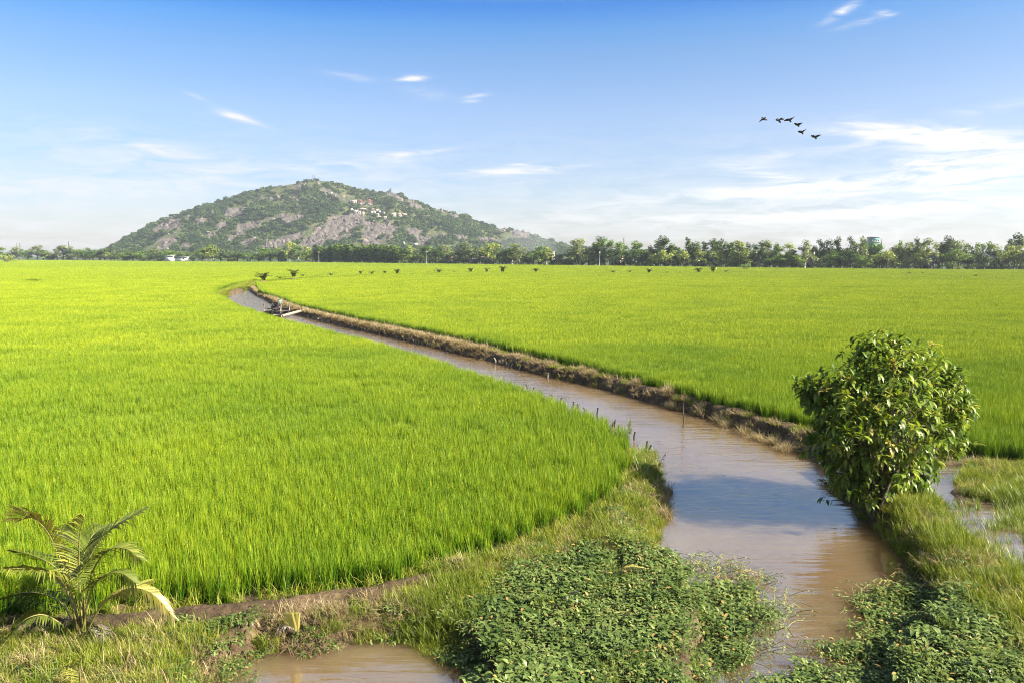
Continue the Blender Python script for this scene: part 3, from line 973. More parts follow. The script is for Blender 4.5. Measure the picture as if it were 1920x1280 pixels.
E, B, S = 'eucalypt', 'broad', 'slim'
FRONT = [  # u, top row, crown width in photo pixels, kind, tone
    (-12, 462, 26, B, 'mid'), (20, 468, 22, B, 'mid'), (35, 463, 18, E, 'grey'), (51, 464, 18, B, 'mid'), (68, 460, 18, E, 'grey'), (80, 467, 16, B, 'dark'), (89, 471, 14, B, 'yel'), (97, 475, 12, B, 'mid'),
    (106, 471, 16, B, 'yel'), (117, 459, 18, E, 'grey'), (129, 468, 12, S, 'dark'), (134, 462, 16, E, 'grey'), (144, 466, 16, B, 'grey'), (159, 463, 22, B, 'mid'), (173, 465, 20, B, 'dark'), (186, 465, 20, B, 'mid'),
    (199, 462, 18, B, 'dark'), (207, 471, 14, B, 'yel'), (220, 471, 18, B, 'dark'), (234, 471, 18, B, 'mid'), (248, 466, 20, B, 'dark'), (263, 468, 18, B, 'mid'), (279, 469, 16, B, 'dark'), (296, 465, 20, B, 'dark'), (313, 468, 18, B, 'mid'),
    (330, 470, 20, B, 'mid'), (347, 469, 18, B, 'dark'), (378, 466, 20, E, 'mid'), (386, 464, 14, E, 'yel'), (399, 458, 22, E, 'yel'), (413, 474, 16, B, 'dark'), (427, 467, 24, B, 'dark'), (445, 470, 20, B, 'dark'), (465, 472, 20, B, 'mid'),
    (485, 474, 18, B, 'dark'), (506, 463, 26, B, 'mid'), (521, 471, 16, B, 'dark'), (534, 467, 14, B, 'mid'), (542, 453, 15, E, 'yel'), (558, 459, 15, E, 'mid'), (575, 462, 16, E, 'yel'), (586, 468, 14, B, 'mid'),
    (757, 466, 14, S, 'mid'), (767, 459, 16, E, 'yel'), (771, 475, 16, B, 'yel'), (784, 469, 16, B, 'dark'), (795, 461, 16, E, 'dark'), (806, 459, 16, E, 'mid'), (816, 463, 16, B, 'dark'), (826, 458, 14, B, 'mid'), (841, 458, 22, E, 'grey'),
    (856, 464, 16, B, 'dark'), (868, 454, 20, E, 'grey'), (881, 456, 18, E, 'grey'), (894, 462, 18, B, 'dark'), (911, 455, 17, E, 'yel'), (923, 455, 18, E, 'yel'), (936, 462, 18, B, 'dark'), (949, 463, 16, B, 'dark'), (960, 456, 22, E, 'yel'), (974, 457, 16, E, 'grey'),
    (988, 473, 12, B, 'dark'), (1000, 472, 12, B, 'mid'), (1012, 459, 26, B, 'mid'), (1025, 462, 17, E, 'yel'), (1043, 475, 16, B, 'dark'), (1061, 485, 10, B, 'mid'),
    (1075, 451, 22, E, 'grey'), (1091, 446, 22, E, 'grey'), (1104, 458, 18, B, 'grey'), (1114, 454, 16, E, 'mid'), (1122, 442, 17, E, 'dark'), (1135, 444, 18, E, 'mid'), (1150, 449, 22, E, 'mid'), (1168, 453, 22, E, 'mid'), (1181, 470, 14, B, 'dark'), (1194, 452, 22, E, 'mid'),
    (1205, 466, 18, B, 'dark'), (1218, 460, 12, E, 'grey'), (1219, 478, 9, S, 'yel'), (1231, 449, 18, E, 'dark'), (1236, 466, 16, B, 'yel'), (1247, 442, 22, E, 'dark'), (1252, 466, 20, B, 'yel'), (1262, 456, 18, E, 'mid'), (1272, 462, 22, B, 'mid'),
    (1284, 466, 16, B, 'yel'), (1291, 445, 9, S, 'dark'), (1299, 455, 16, E, 'dark'), (1307, 452, 16, E, 'mid'), (1313, 466, 14, E, 'yel'), (1322, 453, 10, S, 'dark'), (1327, 470, 16, B, 'dark'), (1341, 446, 16, E, 'dark'), (1345, 458, 18, E, 'yel'), (1355, 447, 16, E, 'dark'),
    (1353, 472, 12, E, 'yel'), (1363, 453, 14, E, 'mid'), (1372, 454, 10, S, 'mid'), (1374, 485, 8, S, 'yel'), (1387, 452, 18, S, 'yel'), (1401, 454, 14, E, 'dark'), (1403, 468, 15, E, 'yel'), (1413, 457, 14, E, 'mid'), (1425, 451, 16, E, 'dark'), (1437, 449, 16, E, 'grey'),
    (1444, 464, 14, B, 'dark'), (1452, 476, 22, B, 'mid'), (1458, 455, 16, E, 'mid'), (1471, 478, 24, B, 'mid'), (1476, 455, 18, E, 'yel'), (1488, 468, 10, S, 'dark'), (1497, 475, 18, B, 'mid'), (1511, 449, 20, E, 'grey'),
    (1526, 460, 16, E, 'mid'), (1540, 448, 16, E, 'dark'), (1553, 448, 14, E, 'dark'), (1558, 466, 18, B, 'mid'), (1570, 444, 13, E, 'dark'), (1578, 462, 20, B, 'mid'), (1592, 463, 16, B, 'dark'), (1597, 443, 15, E, 'dark'), (1608, 455, 14, E, 'mid'), (1613, 472, 18, B, 'mid'),
    (1619, 443, 13, E, 'grey'), (1630, 451, 17, B, 'mid'), (1643, 453, 18, B, 'mid'), (1650, 471, 16, B, 'dark'), (1664, 465, 28, B, 'yel'), (1679, 458, 16, E, 'grey'), (1690, 451, 12, E, 'mid'), (1706, 454, 30, E, 'grey'),
    (1717, 444, 12, E, 'dark'), (1731, 450, 18, B, 'yel'), (1746, 446, 20, E, 'grey'), (1765, 453, 18, E, 'mid'), (1782, 442, 18, E, 'dark'), (1790, 463, 26, B, 'mid'), (1801, 447, 26, B, 'grey'), (1817, 458, 16, B, 'dark'), (1835, 455, 18, E, 'mid'), (1847, 469, 16, B, 'dark'),
    (1858, 453, 15, E, 'mid'), (1883, 454, 26, B, 'yel'), (1906, 436, 22, E, 'dark'), (1917, 456, 20, B, 'yel'), (1940, 450, 24, E, 'grey')]
SHAPE = {E: 'airy eucalypt', B: 'round-crowned tree', S: 'slim spindly tree'}
MARKS = [(-40, 'left border of the photo'), (95, 'white hut at far left'), (236, 'left foot of the hill'), (333, 'long white shed'), (396, 'first power pole'), (598, 'second power pole'),
         (752, 'right end of the plantation'), (799, 'third power pole'), (905, 'house under the crag'), (1050, 'cream warehouse'), (1124, 'fourth power pole'), (1313, 'grey gabled house'), (1398, 'round field bush'), (1524, 'fifth power pole'),
         (1636, 'green tower block'), (1850, 'white veranda roof'), (1930, 'right border of the photo')]
ORD = ['', 'first', 'second', 'third', 'fourth', 'fifth', 'sixth', 'seventh', 'eighth', 'ninth', 'tenth', 'eleventh', 'twelfth', 'thirteenth', 'fourteenth', 'fifteenth', 'sixteenth', 'seventeenth', 'eighteenth', 'nineteenth', 'twentieth']


def place_words(us, u):
    """'third from the white shed' for the tree at u among the trees at us"""
    best = None
    for mu, mn in MARKS:
        n = sum(1 for x in us if min(mu, u) < x < max(mu, u)) + 1
        if best is None or n < best[0]: best = (n, mn, 'right of' if u > mu else 'left of')
    n, mn, side = best
    return ('next tree ' if n == 1 else ORD[n] + ' tree ') + side + ' the ' + mn


fu = [t[0] for t in FRONT]
for i, (u, vt, w, k, tn) in enumerate(FRONT):
    size = 'tall' if 478 - vt > 24 else ('low' if 478 - vt < 9 else 'middling')
    lab = '%s %s %s, %s' % (size, WORD[tn], SHAPE[k], place_words(fu, u).replace('next tree', 'next'))
    # low trees stand in front, tall dark ones behind
    back = 3 if 478 - vt < 16 else (8 if tn in ('yel', 'grey') else 14)
    put_tree(u, vt, w * 1.55, k, tn, back + random.uniform(-2, 3), lab, 'trees of the far tree line', i % len(BANK[k]))
# the plantation: two dozen trees nobody could tell apart
for i in range(34):
    u = 592 + i * 4.7 + random.uniform(-1, 1)
    put_tree(u, 460 + random.uniform(-3.5, 3), 13, S, 'mid' if i % 3 else 'dark', 4 + (i % 2) * 6, 'close-set slim eucalypt in the even plantation row below the bare cliff', 'plantation trees below the cliff', i % 4)
# shaded second row seen between the trunks
bu = [780 + 8.6 * i + random.uniform(-4, 4) for i in range(134)] + [150 + 21 * i + random.uniform(-5, 5) for i in range(22)]
bu = [u for u in sorted(bu) if not (1030 < u < 1068 or 1304 < u < 1320 or 1503 < u < 1518 or 1838 < u < 1864 or 585 < u < 760)]
for i, u in enumerate(bu):
    hgt = 478 - (random.uniform(465, 476) if u > 700 else random.uniform(471, 477))
    put_tree(u, 478 - hgt, random.uniform(15, 22), B, 'dark', 20 + random.uniform(-3, 8), 'low shaded back row tree, ' + place_words(bu, u), 'low trees behind the tree line', i % 6)
# dark undergrowth closing the foot of the wood
uu_ = [u for u in np.arange(585, 1935, 17.0) if not (752 < u < 758)]
for i, u in enumerate(uu_):
    u = float(u) + random.uniform(-4, 4)
    put_tree(u, float(np.interp(u, fe_u, fe_v)) - random.uniform(7, 12), 25, 'shrub', 'dark' if i % 5 else 'mid', 9 + random.uniform(-2, 4),
             'dark low undergrowth, ' + place_words(list(uu_), u).replace(' tree', ' bush'), 'undergrowth along the wood', i % 3)
# shrubs on the edge of the field
for u, vt, w, tn, lab in [(362, 478, 12, 'yel', 'pale green banana clump against the right end of the long white shed'), (432, 484, 30, 'yel', 'wide light green hedge clump right of the first power pole'),
                          (300, 484, 26, 'mid', 'low green hedge running up to the left end of the long white shed'), (272, 485, 30, 'mid', 'low green hedge below the left foot of the hill'),
                          (1050, 489, 22, 'yel', 'light green hedge in front of the cream warehouse'), (1066, 484, 12, 'mid', 'dark rounded shrub at the right end of the cream warehouse'),
                          (832, 491, 26, 'yel', 'low pale shrub right of the third power pole at the field edge'), (1547, 497, 9, 'yel', 'tiny yellow-green shrub just right of the fifth power pole'),
                          (240, 481, 22, 'dark', 'dark low bushes under the left foot of the hill')]:
    put_tree(u, vt, w, 'shrub', tn, 1.5, lab, None)
put_tree(10, 477, 34, 'shrub', 'yel', 0, 'leafy yellow-green bush at the left edge of the photo', None, 0, P(10, 492.5, 0).y)
put_tree(1397, 492.5, 19, 'shrub', 'mid', 0, 'round green bush alone out in the field by the end of the palm row', None, 1, P(1397, 508, 0).y)

# ------------------------------------------------------------------ power poles
M_CONC = plain_mat('pale_concrete', (0.34, 0.32, 0.28), (0.46, 0.44, 0.40), 2.0, 0.9)
M_WOODP = plain_mat('weathered_pole', (0.12, 0.10, 0.085), (0.22, 0.19, 0.16), 2.0, 0.9)
M_PORC = plain_mat('white_porcelain', (0.70, 0.70, 0.68), (0.8, 0.8, 0.78), 2.0, 0.4)
for i, (u, vb, vt, arm, mt, lab) in enumerate([(396, 490, 472, 1, M_CONC, 'thin pale power pole leftmost of the five, in front of the yellowish eucalypt'),
                                               (598, 494.5, 472.5, 1, M_CONC, 'pale power pole with a crossarm at the left end of the plantation'),
                                               (800, 497.5, 471.5, 1, M_CONC, 'pale power pole with a white crossarm in front of dark trees, right of the plantation'),
                                               (1124, 501, 471.5, 2, M_CONC, 'pale power pole with a white head and no crossarm, before tall grey eucalypts'),
                                               (1525, 505, 472.5, 2, M_WOODP, 'dark power pole nearest the viewer, rightmost of the five')]):
    b = P(u, vb, 0)
    h = PD(u, vt, b.y).z
    o = tag(empty('utility_pole', b), lab, 'power pole', 'power poles across the far field')
    q = MB(); q.tube([(0, 0, -.3), (0, 0, h)], [.17, .11], 8); q.build('pole', mt, o)
    if arm == 1:
        q = MB(); q.box((0, 0, h - .35), (2.4, .12, .14))
        q.tube([(-.8, 0, h - .4), (0, 0, h - 1.2)], .03, 4); q.tube([(.8, 0, h - .4), (0, 0, h - 1.2)], .03, 4)
        q.build('crossarm', M_PORC, o)
        for dx in (-1.1, 0, 1.1):
            q = MB(); q.tube([(dx, 0, h - .28), (dx, 0, h - .1), (dx, 0, h + .22)], [.05, .13, .08], 8); q.build('insulator', M_PORC, o)
    else:
        q = MB(); q.box((0, -.16, h - .9), (.5, .3, 1.0)); q.build('junction_box', M_PORC, o)
        for dz in (-.05, -.5):
            q = MB(); q.tube([(.14, 0, h + dz), (.30, 0, h + dz), (.5, 0, h + dz)], [.05, .13, .08], 8); q.build('insulator', M_PORC, o)

# ------------------------------------------------------------------ bank plants
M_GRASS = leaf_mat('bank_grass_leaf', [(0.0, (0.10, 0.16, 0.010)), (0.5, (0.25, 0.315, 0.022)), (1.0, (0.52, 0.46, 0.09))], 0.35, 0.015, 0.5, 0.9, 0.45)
M_STRAW = leaf_mat('straw', [(0.0, (0.17, 0.12, 0.05)), (0.5, (0.40, 0.31, 0.15)), (1.0, (0.60, 0.49, 0.28))], 0.2, 0.0, 0.5, 0.8, 0.4, (1, 1, 0.9))
M_VINE = leaf_mat('vine_leaf', [(0.0, (0.035, 0.075, 0.014)), (0.45, (0.115, 0.170, 0.032)), (0.82, (0.25, 0.31, 0.09)), (0.96, (0.38, 0.40, 0.12)), (1.0, (0.42, 0.28, 0.09))], 0.20, 0.04, 0.42, 1.2, 0.5)
M_WEED = leaf_mat('weed_leaf', [(0.0, (0.07, 0.13, 0.01)), (0.5, (0.16, 0.25, 0.02)), (1.0, (0.33, 0.38, 0.05))], 0.35, 0.04, 0.45, 0.9, 0.3)


def grass_tile(size, n, h, w, seed, spread=0.45, curl=0.9, tm=0.5, ts=0.2):
    rg = random.Random(seed)
    mb = MB()
    left = n
    while left > 0:
        cx, cy_ = (rg.random() - .5) * size, (rg.random() - .5) * size
        k = rg.randint(4, 9); left -= k
        hh_ = h * rg.uniform(.55, 1.15); ct = rg.gauss(tm, ts * .7)
        for _ in range(k):
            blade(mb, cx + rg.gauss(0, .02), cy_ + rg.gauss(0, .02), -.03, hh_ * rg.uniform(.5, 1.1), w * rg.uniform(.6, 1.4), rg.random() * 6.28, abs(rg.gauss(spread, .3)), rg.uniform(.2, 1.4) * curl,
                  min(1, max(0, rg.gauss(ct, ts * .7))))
    return mb


def leaf(mb, p, d, up, L, W, t, droop=0.25):
    """pointed leaf folded a little along its rib: base p, direction d"""
    d = d.normalized()
    s = d.cross(up)
    s = s.normalized() if s.length > 1e-4 else d.orthogonal().normalized()
    n = s.cross(d)
    q = [p, p + d * L * .35 + s * W * .5 + n * W * .12, p + d * L * .35 - s * W * .5 + n * W * .12, p + d * L * .38, p + d * L * .72 + s * W * .36 - n * L * droop * .3 + n * W * .1,
         p + d * L * .72 - s * W * .36 - n * L * droop * .3 + n * W * .1, p + d * L * .74 - n * L * droop * .3, p + d * L - n * L * droop]
    mb.add([tuple(x) for x in q], [(0, 3, 1), (0, 2, 3), (1, 3, 6, 4), (3, 2, 5, 6), (4, 6, 7), (6, 5, 7)], t)


def vine_tile(size, n, seed, hmax=.30, L=.10):
    rg = random.Random(seed)
    mb = MB()
    for _ in range(n):
        x, y = (rg.random() - .5) * size * 1.1, (rg.random() - .5) * size * 1.1
        z = hmax * (.25 + .75 * rg.random() ** .7)
        w = rg.random() * 6.28
        d = Vector((math.cos(w), math.sin(w), rg.uniform(-.25, .75)))
        l = L * rg.choice((.5, .7, .9, 1.0, 1.15, 1.4)) * rg.uniform(.85, 1.15)
        if rg.random() < .35: mb.tube([(x - d.x * .03, y - d.y * .03, 0), (x, y, z)], .0035, 3, .95 if rg.random() < .3 else .6, cap=False)
        t = 1.15 if rg.random() < .007 else min(.93, max(0, rg.gauss(.45, .24)))
        leaf(mb, Vector((x, y, z)), d, Vector((0, 0, 1)), l, l * rg.uniform(.38, .52), t, rg.uniform(.1, .5))
    return mb


def points_in(pg, per_m2, seed):
    rg = np.random.default_rng(seed)
    x0, y0 = pg.min(0); x1, y1 = pg.max(0)
    n = int((x1 - x0) * (y1 - y0) * per_m2)
    q = np.stack([rg.uniform(x0, x1, n), rg.uniform(y0, y1, n)], 1)
    return q[sdist(q, pg) < 0]


def lay(parts_):
    """[(polygon, density, tile indices, min and max scale, lowest distance from open water, clump threshold)] -> arrays"""
    Q, V, S, Z = [], [], [], []
    for i, (pg, den, tl, s0, s1, wmin, thr) in enumerate(parts_):
        q = points_in(pg, den, 300 + i + int(abs(pg[0, 0] * 10)))
        w = np.minimum(sdist(q, CANAL), sdist(q, POND))
        cl = fbm(q[:, 0] * 1.3, q[:, 1] * 1.3, 3, 15 + i)
        k = (w > wmin) & (cl > thr) & ((sdist(q, BUND[:7], False) > 0.30) | (pg is globals().get('V_LEFT')))
        q, cl = q[k], cl[k]
        Q.append(q); V.append(RNG.choice(tl, len(q))); S.append(RNG.uniform(s0, s1, len(q)) * (.75 + .5 * cl))
    q = np.concatenate(Q)
    z = np.maximum(ground_h(q), ZW + 0.01)
    return np.concatenate([q, z[:, None]], 1), np.concatenate(V), np.concatenate(S)


gtiles = [grass_tile(.5, 120, .34, .010, 1, tm=.5), grass_tile(.5, 120, .26, .010, 2, tm=.62), grass_tile(.5, 90, .42, .011, 3, tm=.35), grass_tile(.4, 70, .55, .012, 4, .25, .8, tm=.3), grass_tile(.2, 14, .42, .012, 5, .5, 1.6, tm=.72)]
V_LEFT = poly([(850, 1230), (872, 1172), (935, 1112), (1020, 1062), (1100, 1040), (1180, 1042), (1220, 1052), (1290, 1066), (1350, 1080), (1405, 1094), (1440, 1122), (1455, 1150), (1400, 1188), (1382, 1205), (1360, 1245), (1320, 1290), (1290, 1620), (880, 1620), (890, 1262)], -.2)
V_RIGHT = poly([(1370, 1620), (1420, 1290), (1480, 1250), (1560, 1206), (1612, 1196), (1612, 1140), (1640, 1103), (1700, 1094), (1760, 1113), (1820, 1150), (1920, 1238), (2120, 1620)], -.3)
G_WEED = poly([(770, 1125), (900, 1095), (960, 1105), (900, 1160), (865, 1235), (840, 1232), (790, 1205)], -.2)
G_LEFT = poly([(735, 1100), (800, 1080), (870, 1058), (940, 1040), (1000, 1010), (1080, 980), (1140, 950), (1178, 915), (1192, 870), (1182, 845), (1155, 800), (1120, 776), (1200, 832), (1235, 868), (1248, 920), (1238, 962),
               (1214, 1010), (1218, 1052), (1100, 1038), (1000, 1052), (900, 1098), (830, 1120), (790, 1170), (745, 1165)], -.05)
G_MOUND = poly([(-120, 1195), (60, 1192), (200, 1196), (320, 1185), (420, 1190), (480, 1212), (430, 1245), (385, 1285), (385, 1620), (-160, 1620)], -.1)
G_FACE = poly([(440, 1185), (480, 1168), (560, 1160), (700, 1125), (790, 1120), (800, 1190), (720, 1205), (640, 1212), (560, 1215)], -.2)
G_RIGHT = poly([(1600, 945), (1640, 985), (1668, 1003), (1692, 1045), (1735, 1085), (1800, 1125), (1920, 1235), (2100, 1620), (2700, 1300), (1930, 1095), (1850, 1045), (1785, 990), (1765, 945), (1722, 925), (1700, 900), (1650, 895)], -.05)
G_DRY = poly([(1800, 905), (1822, 866), (1920, 872), (2400, 900), (2400, 980), (1920, 936), (1850, 938), (1810, 925)], 0)
G_STRIP = np.concatenate([poly([(1530, 862), (1500, 845), (1460, 827), (1394, 806), (1333, 784), (1243, 759), (1122, 724), (1001, 697), (910, 672)], ZW + .2), poly([(910, 655), (1001, 675), (1092, 697), (1182, 720), (1273, 747), (1333, 764), (1450, 793), (1510, 809), (1560, 840)], 0)])
G_FAR = poly([(400, 556), (412, 547), (440, 537), (478, 529), (490, 532), (450, 537), (425, 545), (416, 555)], 0.05)
qf = points_in(poly([(396, 560), (404, 546), (440, 534), (480, 526), (530, 524), (530, 531), (480, 537), (430, 545), (418, 558)], 0), 14, 5)
sf = sdist(qf, CANAL)
qf = qf[(sf > -.15) & (sf < 3.0)]
# bent yellowing blades along the foot of the near rice edge
seg_ = np.concatenate([np.linspace(left_front[i], left_front[i + 1], int(np.linalg.norm(left_front[i + 1] - left_front[i]) * 9) + 2) for i in range(len(left_front) - 1)])
seg_ = seg_[np.abs(seg_[:, 0]) < 14] + RNG.normal(0, .10, (int((np.abs(seg_[:, 0]) < 14).sum()), 2)) + np.array([0.03, -.12])
pts, var, sc_ = lay([(G_LEFT, 26, [0, 1, 2], .7, 1.15, -.25, .25), (G_MOUND, 20, [0, 1, 2], .75, 1.3, .0, .3), (G_FACE, 15, [0, 1, 2], .6, 1.1, .05, .42), (G_RIGHT, 25, [0, 1, 3], .75, 1.3, .05, .28), (G_WEED, 24, [0, 2, 3], .6, 1.0, -.1, .25),
                     (G_DRY, 26, [1, 0, 2], .8, 1.3, .1, .22), (G_STRIP, 5, [0, 1, 2], .6, 1.0, .15, .52), (V_LEFT, 2.5, [2, 3], .5, .9, -.1, .52), (V_RIGHT, 3, [2, 3], .5, .9, -.1, .5), (G_FAR, 16, [1, 0], 1.0, 1.6, -.3, .1)])
pts = np.concatenate([pts, np.concatenate([qf, np.maximum(ground_h(qf), ZW)[:, None]], 1), np.concatenate([seg_, ground_h(seg_)[:, None]], 1)])
var = np.concatenate([var, RNG.integers(0, 2, len(qf)), np.full(len(seg_), 4)]); sc_ = np.concatenate([sc_, RNG.uniform(1.3, 2.2, len(qf)), RNG.uniform(.7, 1.2, len(seg_))])
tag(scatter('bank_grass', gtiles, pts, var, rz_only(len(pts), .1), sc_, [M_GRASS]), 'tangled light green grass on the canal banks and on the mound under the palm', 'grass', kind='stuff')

stiles = [grass_tile(.5, 110, .36, .012, 11, .6, 1.2), grass_tile(.5, 80, .5, .012, 12, .8, 1.6), grass_tile(.35, 110, .65, .013, 13, .45, 1.7)]
B_RIGHT = np.concatenate([poly([(470, 540), (480, 551), (505, 564), (550, 585), (630, 607), (730, 629), (820, 650), (910, 673), (1001, 698), (1122, 725), (1243, 760), (1333, 785), (1394, 807), (1460, 827), (1515, 852)], ZW + .1),
                          poly([(1555, 835), (1510, 810), (1394, 780), (1333, 764), (1273, 747), (1182, 720), (1092, 697), (1001, 675), (910, 655), (855, 643), (805, 631), (730, 616), (655, 601), (590, 586), (555, 577), (520, 562), (487, 552), (478, 540)], 0)])
B_FARHALF = B_RIGHT[B_RIGHT[:, 1] > 0]
far_sel = poly([(440, 520), (930, 640), (930, 690), (440, 575)], 0)
pts, var, sc_ = lay([(B_RIGHT, 7, [0, 1], .6, 1.15, .08, .40), (G_RIGHT, 10, [0, 1], .6, 1.1, .05, .40), (G_DRY, 9, [0, 1], .7, 1.1, .1, .4), (G_LEFT, 9, [0, 1], .5, 1.0, -.2, .42), (G_MOUND, 11, [0, 1], .6, 1.0, .0, .40), (G_FACE, 14, [0, 1], .5, .9, -.05, .38)])
q = points_in(B_RIGHT, 9, 77); q = q[(q[:, 1] > 62) & (sdist(q, CANAL) > .1)]
tq = np.array([[*P(u, v, -.1)[:2]] for u, v in [(1262, 752), (1250, 745), (1108, 708), (1095, 702), (850, 648), (858, 650), (1352, 778), (1365, 785), (1400, 797), (1420, 806), (1455, 815), (1475, 828), (1190, 728), (1310, 766), (1040, 690), (975, 676), (1240, 905), (1236, 925), (1236, 945)] for _ in range(4)])
tq += RNG.normal(0, .14, tq.shape)
ex = np.concatenate([q, tq]); ez = np.maximum(ground_h(ex), ZW)
pts = np.concatenate([pts, np.concatenate([ex, ez[:, None]], 1)])
var = np.concatenate([var, RNG.integers(0, 2, len(q)), np.full(len(tq), 2)])
sc_ = np.concatenate([sc_, RNG.uniform(.9, 1.5, len(q)), RNG.uniform(.7, 1.1, len(tq))])
tag(scatter('dry_grass', stiles, pts, var, rz_only(len(pts), .15), sc_, [M_STRAW]), 'straw coloured dry grass tufts along the right bank of the canal', 'dry grass', kind='stuff')

def runner_tile(seed):
    rg = random.Random(seed)
    mb = MB()
    for _ in range(7):
        w = rg.random() * 6.28; l_ = rg.uniform(.25, .6)
        a = Vector((rg.uniform(-.2, .2), rg.uniform(-.2, .2), .0)); d = Vector((math.cos(w), math.sin(w), 0)) * l_
        pts_ = [a, a + d * .35 + Vector((0, 0, rg.uniform(.05, .16))), a + d * .7 + Vector((rg.gauss(0, .05), rg.gauss(0, .05), rg.uniform(.06, .2))), a + d + Vector((0, 0, rg.uniform(.0, .25)))]
        mb.tube([tuple(p) for p in pts_], .0055, 4, rg.choice((.1, .9, 1.0)), cap=False)
        for p in pts_[1:]:
            if rg.random() < .75: leaf(mb, p, Vector((rg.gauss(0, 1), rg.gauss(0, 1), rg.uniform(0, .6))), Vector((0, 0, 1)), rg.uniform(.05, .10), .04, min(1, max(0, rg.gauss(.6, .25))), .3)
    return mb


vtiles = [vine_tile(.5, 85, 21, .14), vine_tile(.5, 90, 22, .10), vine_tile(.5, 70, 23, .19, .11), vine_tile(.4, 40, 24, .22, .08), runner_tile(25)]
V_BITS = poly([(335, 1180), (450, 1175), (485, 1205), (430, 1240), (345, 1225)], -.2)
V_EDGE = poly([(1220, 1040), (1330, 1050), (1430, 1080), (1490, 1130), (1440, 1200), (1390, 1260), (1300, 1620), (1250, 1620), (1380, 1130)], ZW)
V_BANK = poly([(780, 1165), (850, 1130), (930, 1150), (930, 1290), (880, 1290), (860, 1240), (800, 1215)], -.3)
V_EDGE2 = poly([(1350, 1620), (1400, 1285), (1470, 1240), (1560, 1195), (1600, 1180), (1600, 1120), (1640, 1080), (1740, 1090), (1640, 1120), (1620, 1210), (1480, 1270), (1420, 1620)], ZW)
V_POND = poly([(300, 1290), (390, 1250), (440, 1235), (520, 1240), (480, 1290), (330, 1330)], ZW)
pts, var, sc_ = lay([(V_LEFT, 15, [0, 1, 2], .7, 1.25, -9, .20), (V_RIGHT, 15, [0, 1, 2], .7, 1.25, -9, .24), (V_LEFT, 3, [3], .8, 1.3, -9, .3), (V_RIGHT, 3, [3], .8, 1.3, -9, .3), (V_BITS, 12, [0, 1], .6, 1.0, -9, .35), (G_LEFT, 9, [3, 1], .6, .9, -.1, .44), (V_EDGE, 3, [3], .5, .9, -9, .42), (V_EDGE2, 3, [3], .5, .9, -9, .42), (V_BANK, 14, [1, 3], .6, .95, -9, .36), (V_EDGE, 5, [4], .8, 1.2, -9, .30), (V_EDGE2, 5, [4], .8, 1.2, -9, .30), (V_POND, 5, [3], .6, .9, -9, .35),
                     (G_FACE, 14, [1, 3], .6, .9, -.1, .42), (G_RIGHT, 7, [1, 3], .6, .9, -.1, .46), (G_MOUND, 7, [1, 3], .6, .9, 0, .42), (G_DRY, 4, [3], .7, 1.0, 0, .45)])
tag(scatter('water_spinach', vtiles, pts, var, rz_only(len(pts), .12), sc_, [M_VINE]), 'dense carpet of dark green pointed leaves creeping over both banks onto the brown water', 'ground cover', kind='stuff')

# thin rice and weeds standing in the flooded corner at the right
W_TILES = [grass_tile(.5, 60, .6, .012, 31, .18, .6), grass_tile(.35, 50, .45, .011, 32, .25, .8), vine_tile(.4, 30, 33, .14, .07)]
W_RIGHT = poly([(1790, 950), (1850, 935), (1920, 925), (2150, 930), (2200, 1090), (2000, 1110), (1890, 1080), (1830, 1015)], -.05)
W_CORE = poly([(1850, 930), (1920, 915), (2150, 920), (2150, 1020), (1960, 1020), (1890, 985)], -.05)
W_STRAY = poly([(1118, 776), (1180, 800), (1222, 850), (1240, 900), (1180, 900), (1188, 850), (1150, 800)], -.05)
pts, var, sc_ = lay([(W_RIGHT, 16, [0, 1, 2], .7, 1.15, .1, .36), (W_CORE, 22, [0, 1], .9, 1.3, .1, .28), (W_STRAY, 5, [0, 1], .6, 1.1, -.1, .4), (G_RIGHT, 2.5, [1], .6, 1.0, .05, .5)])
tag(scatter('sparse_rice', W_TILES, pts, var, rz_only(len(pts), .08), sc_, [M_WEED]), 'sparse rice and weeds standing in shallow water at the right edge', 'rice', kind='stuff')


# ------------------------------------------------------------------ the big-leaved bush
M_BUSHLEAF = leaf_mat('bush_leaf', [(0.0, (0.030, 0.075, 0.009)), (0.5, (0.145, 0.24, 0.022)), (0.85, (0.36, 0.43, 0.05)), (1.0, (0.44, 0.38, 0.10))], 0.38, 0.035, 0.45, 0.9, 0.25)
YB = 24.0
LOBES = [(1655, 698, 72, 0), (1590, 742, 62, -.4), (1537, 752, 38, .2), (1725, 715, 64, .2), (1778, 758, 44, 0), (1632, 672, 44, .1), (1688, 668, 44, .2), (1514, 728, 24, .1), (1812, 768, 22, 0), (1786, 706, 24, .3), (1600, 812, 74, -1.0), (1545, 835, 40, -.3), (1690, 800, 92, -1.3), (1772, 815, 48, .2), (1645, 880, 66, -.7),
         (1712, 868, 52, -.2), (1600, 898, 44, -.1), (1660, 760, 80, 1.6), (1740, 790, 60, 1.2), (1590, 780, 60, 1.2), (1620, 930, 38, 0), (1650, 925, 48, -.5), (1580, 880, 44, -.6), (1700, 905, 36, 0)]
bush = empty('broadleaf_bush', P(1648, 955, -.05))
bb = Vector(bush.location)
rg = random.Random(5)
lf, br = MB(), MB()
root = Vector((0, 0, -.1))
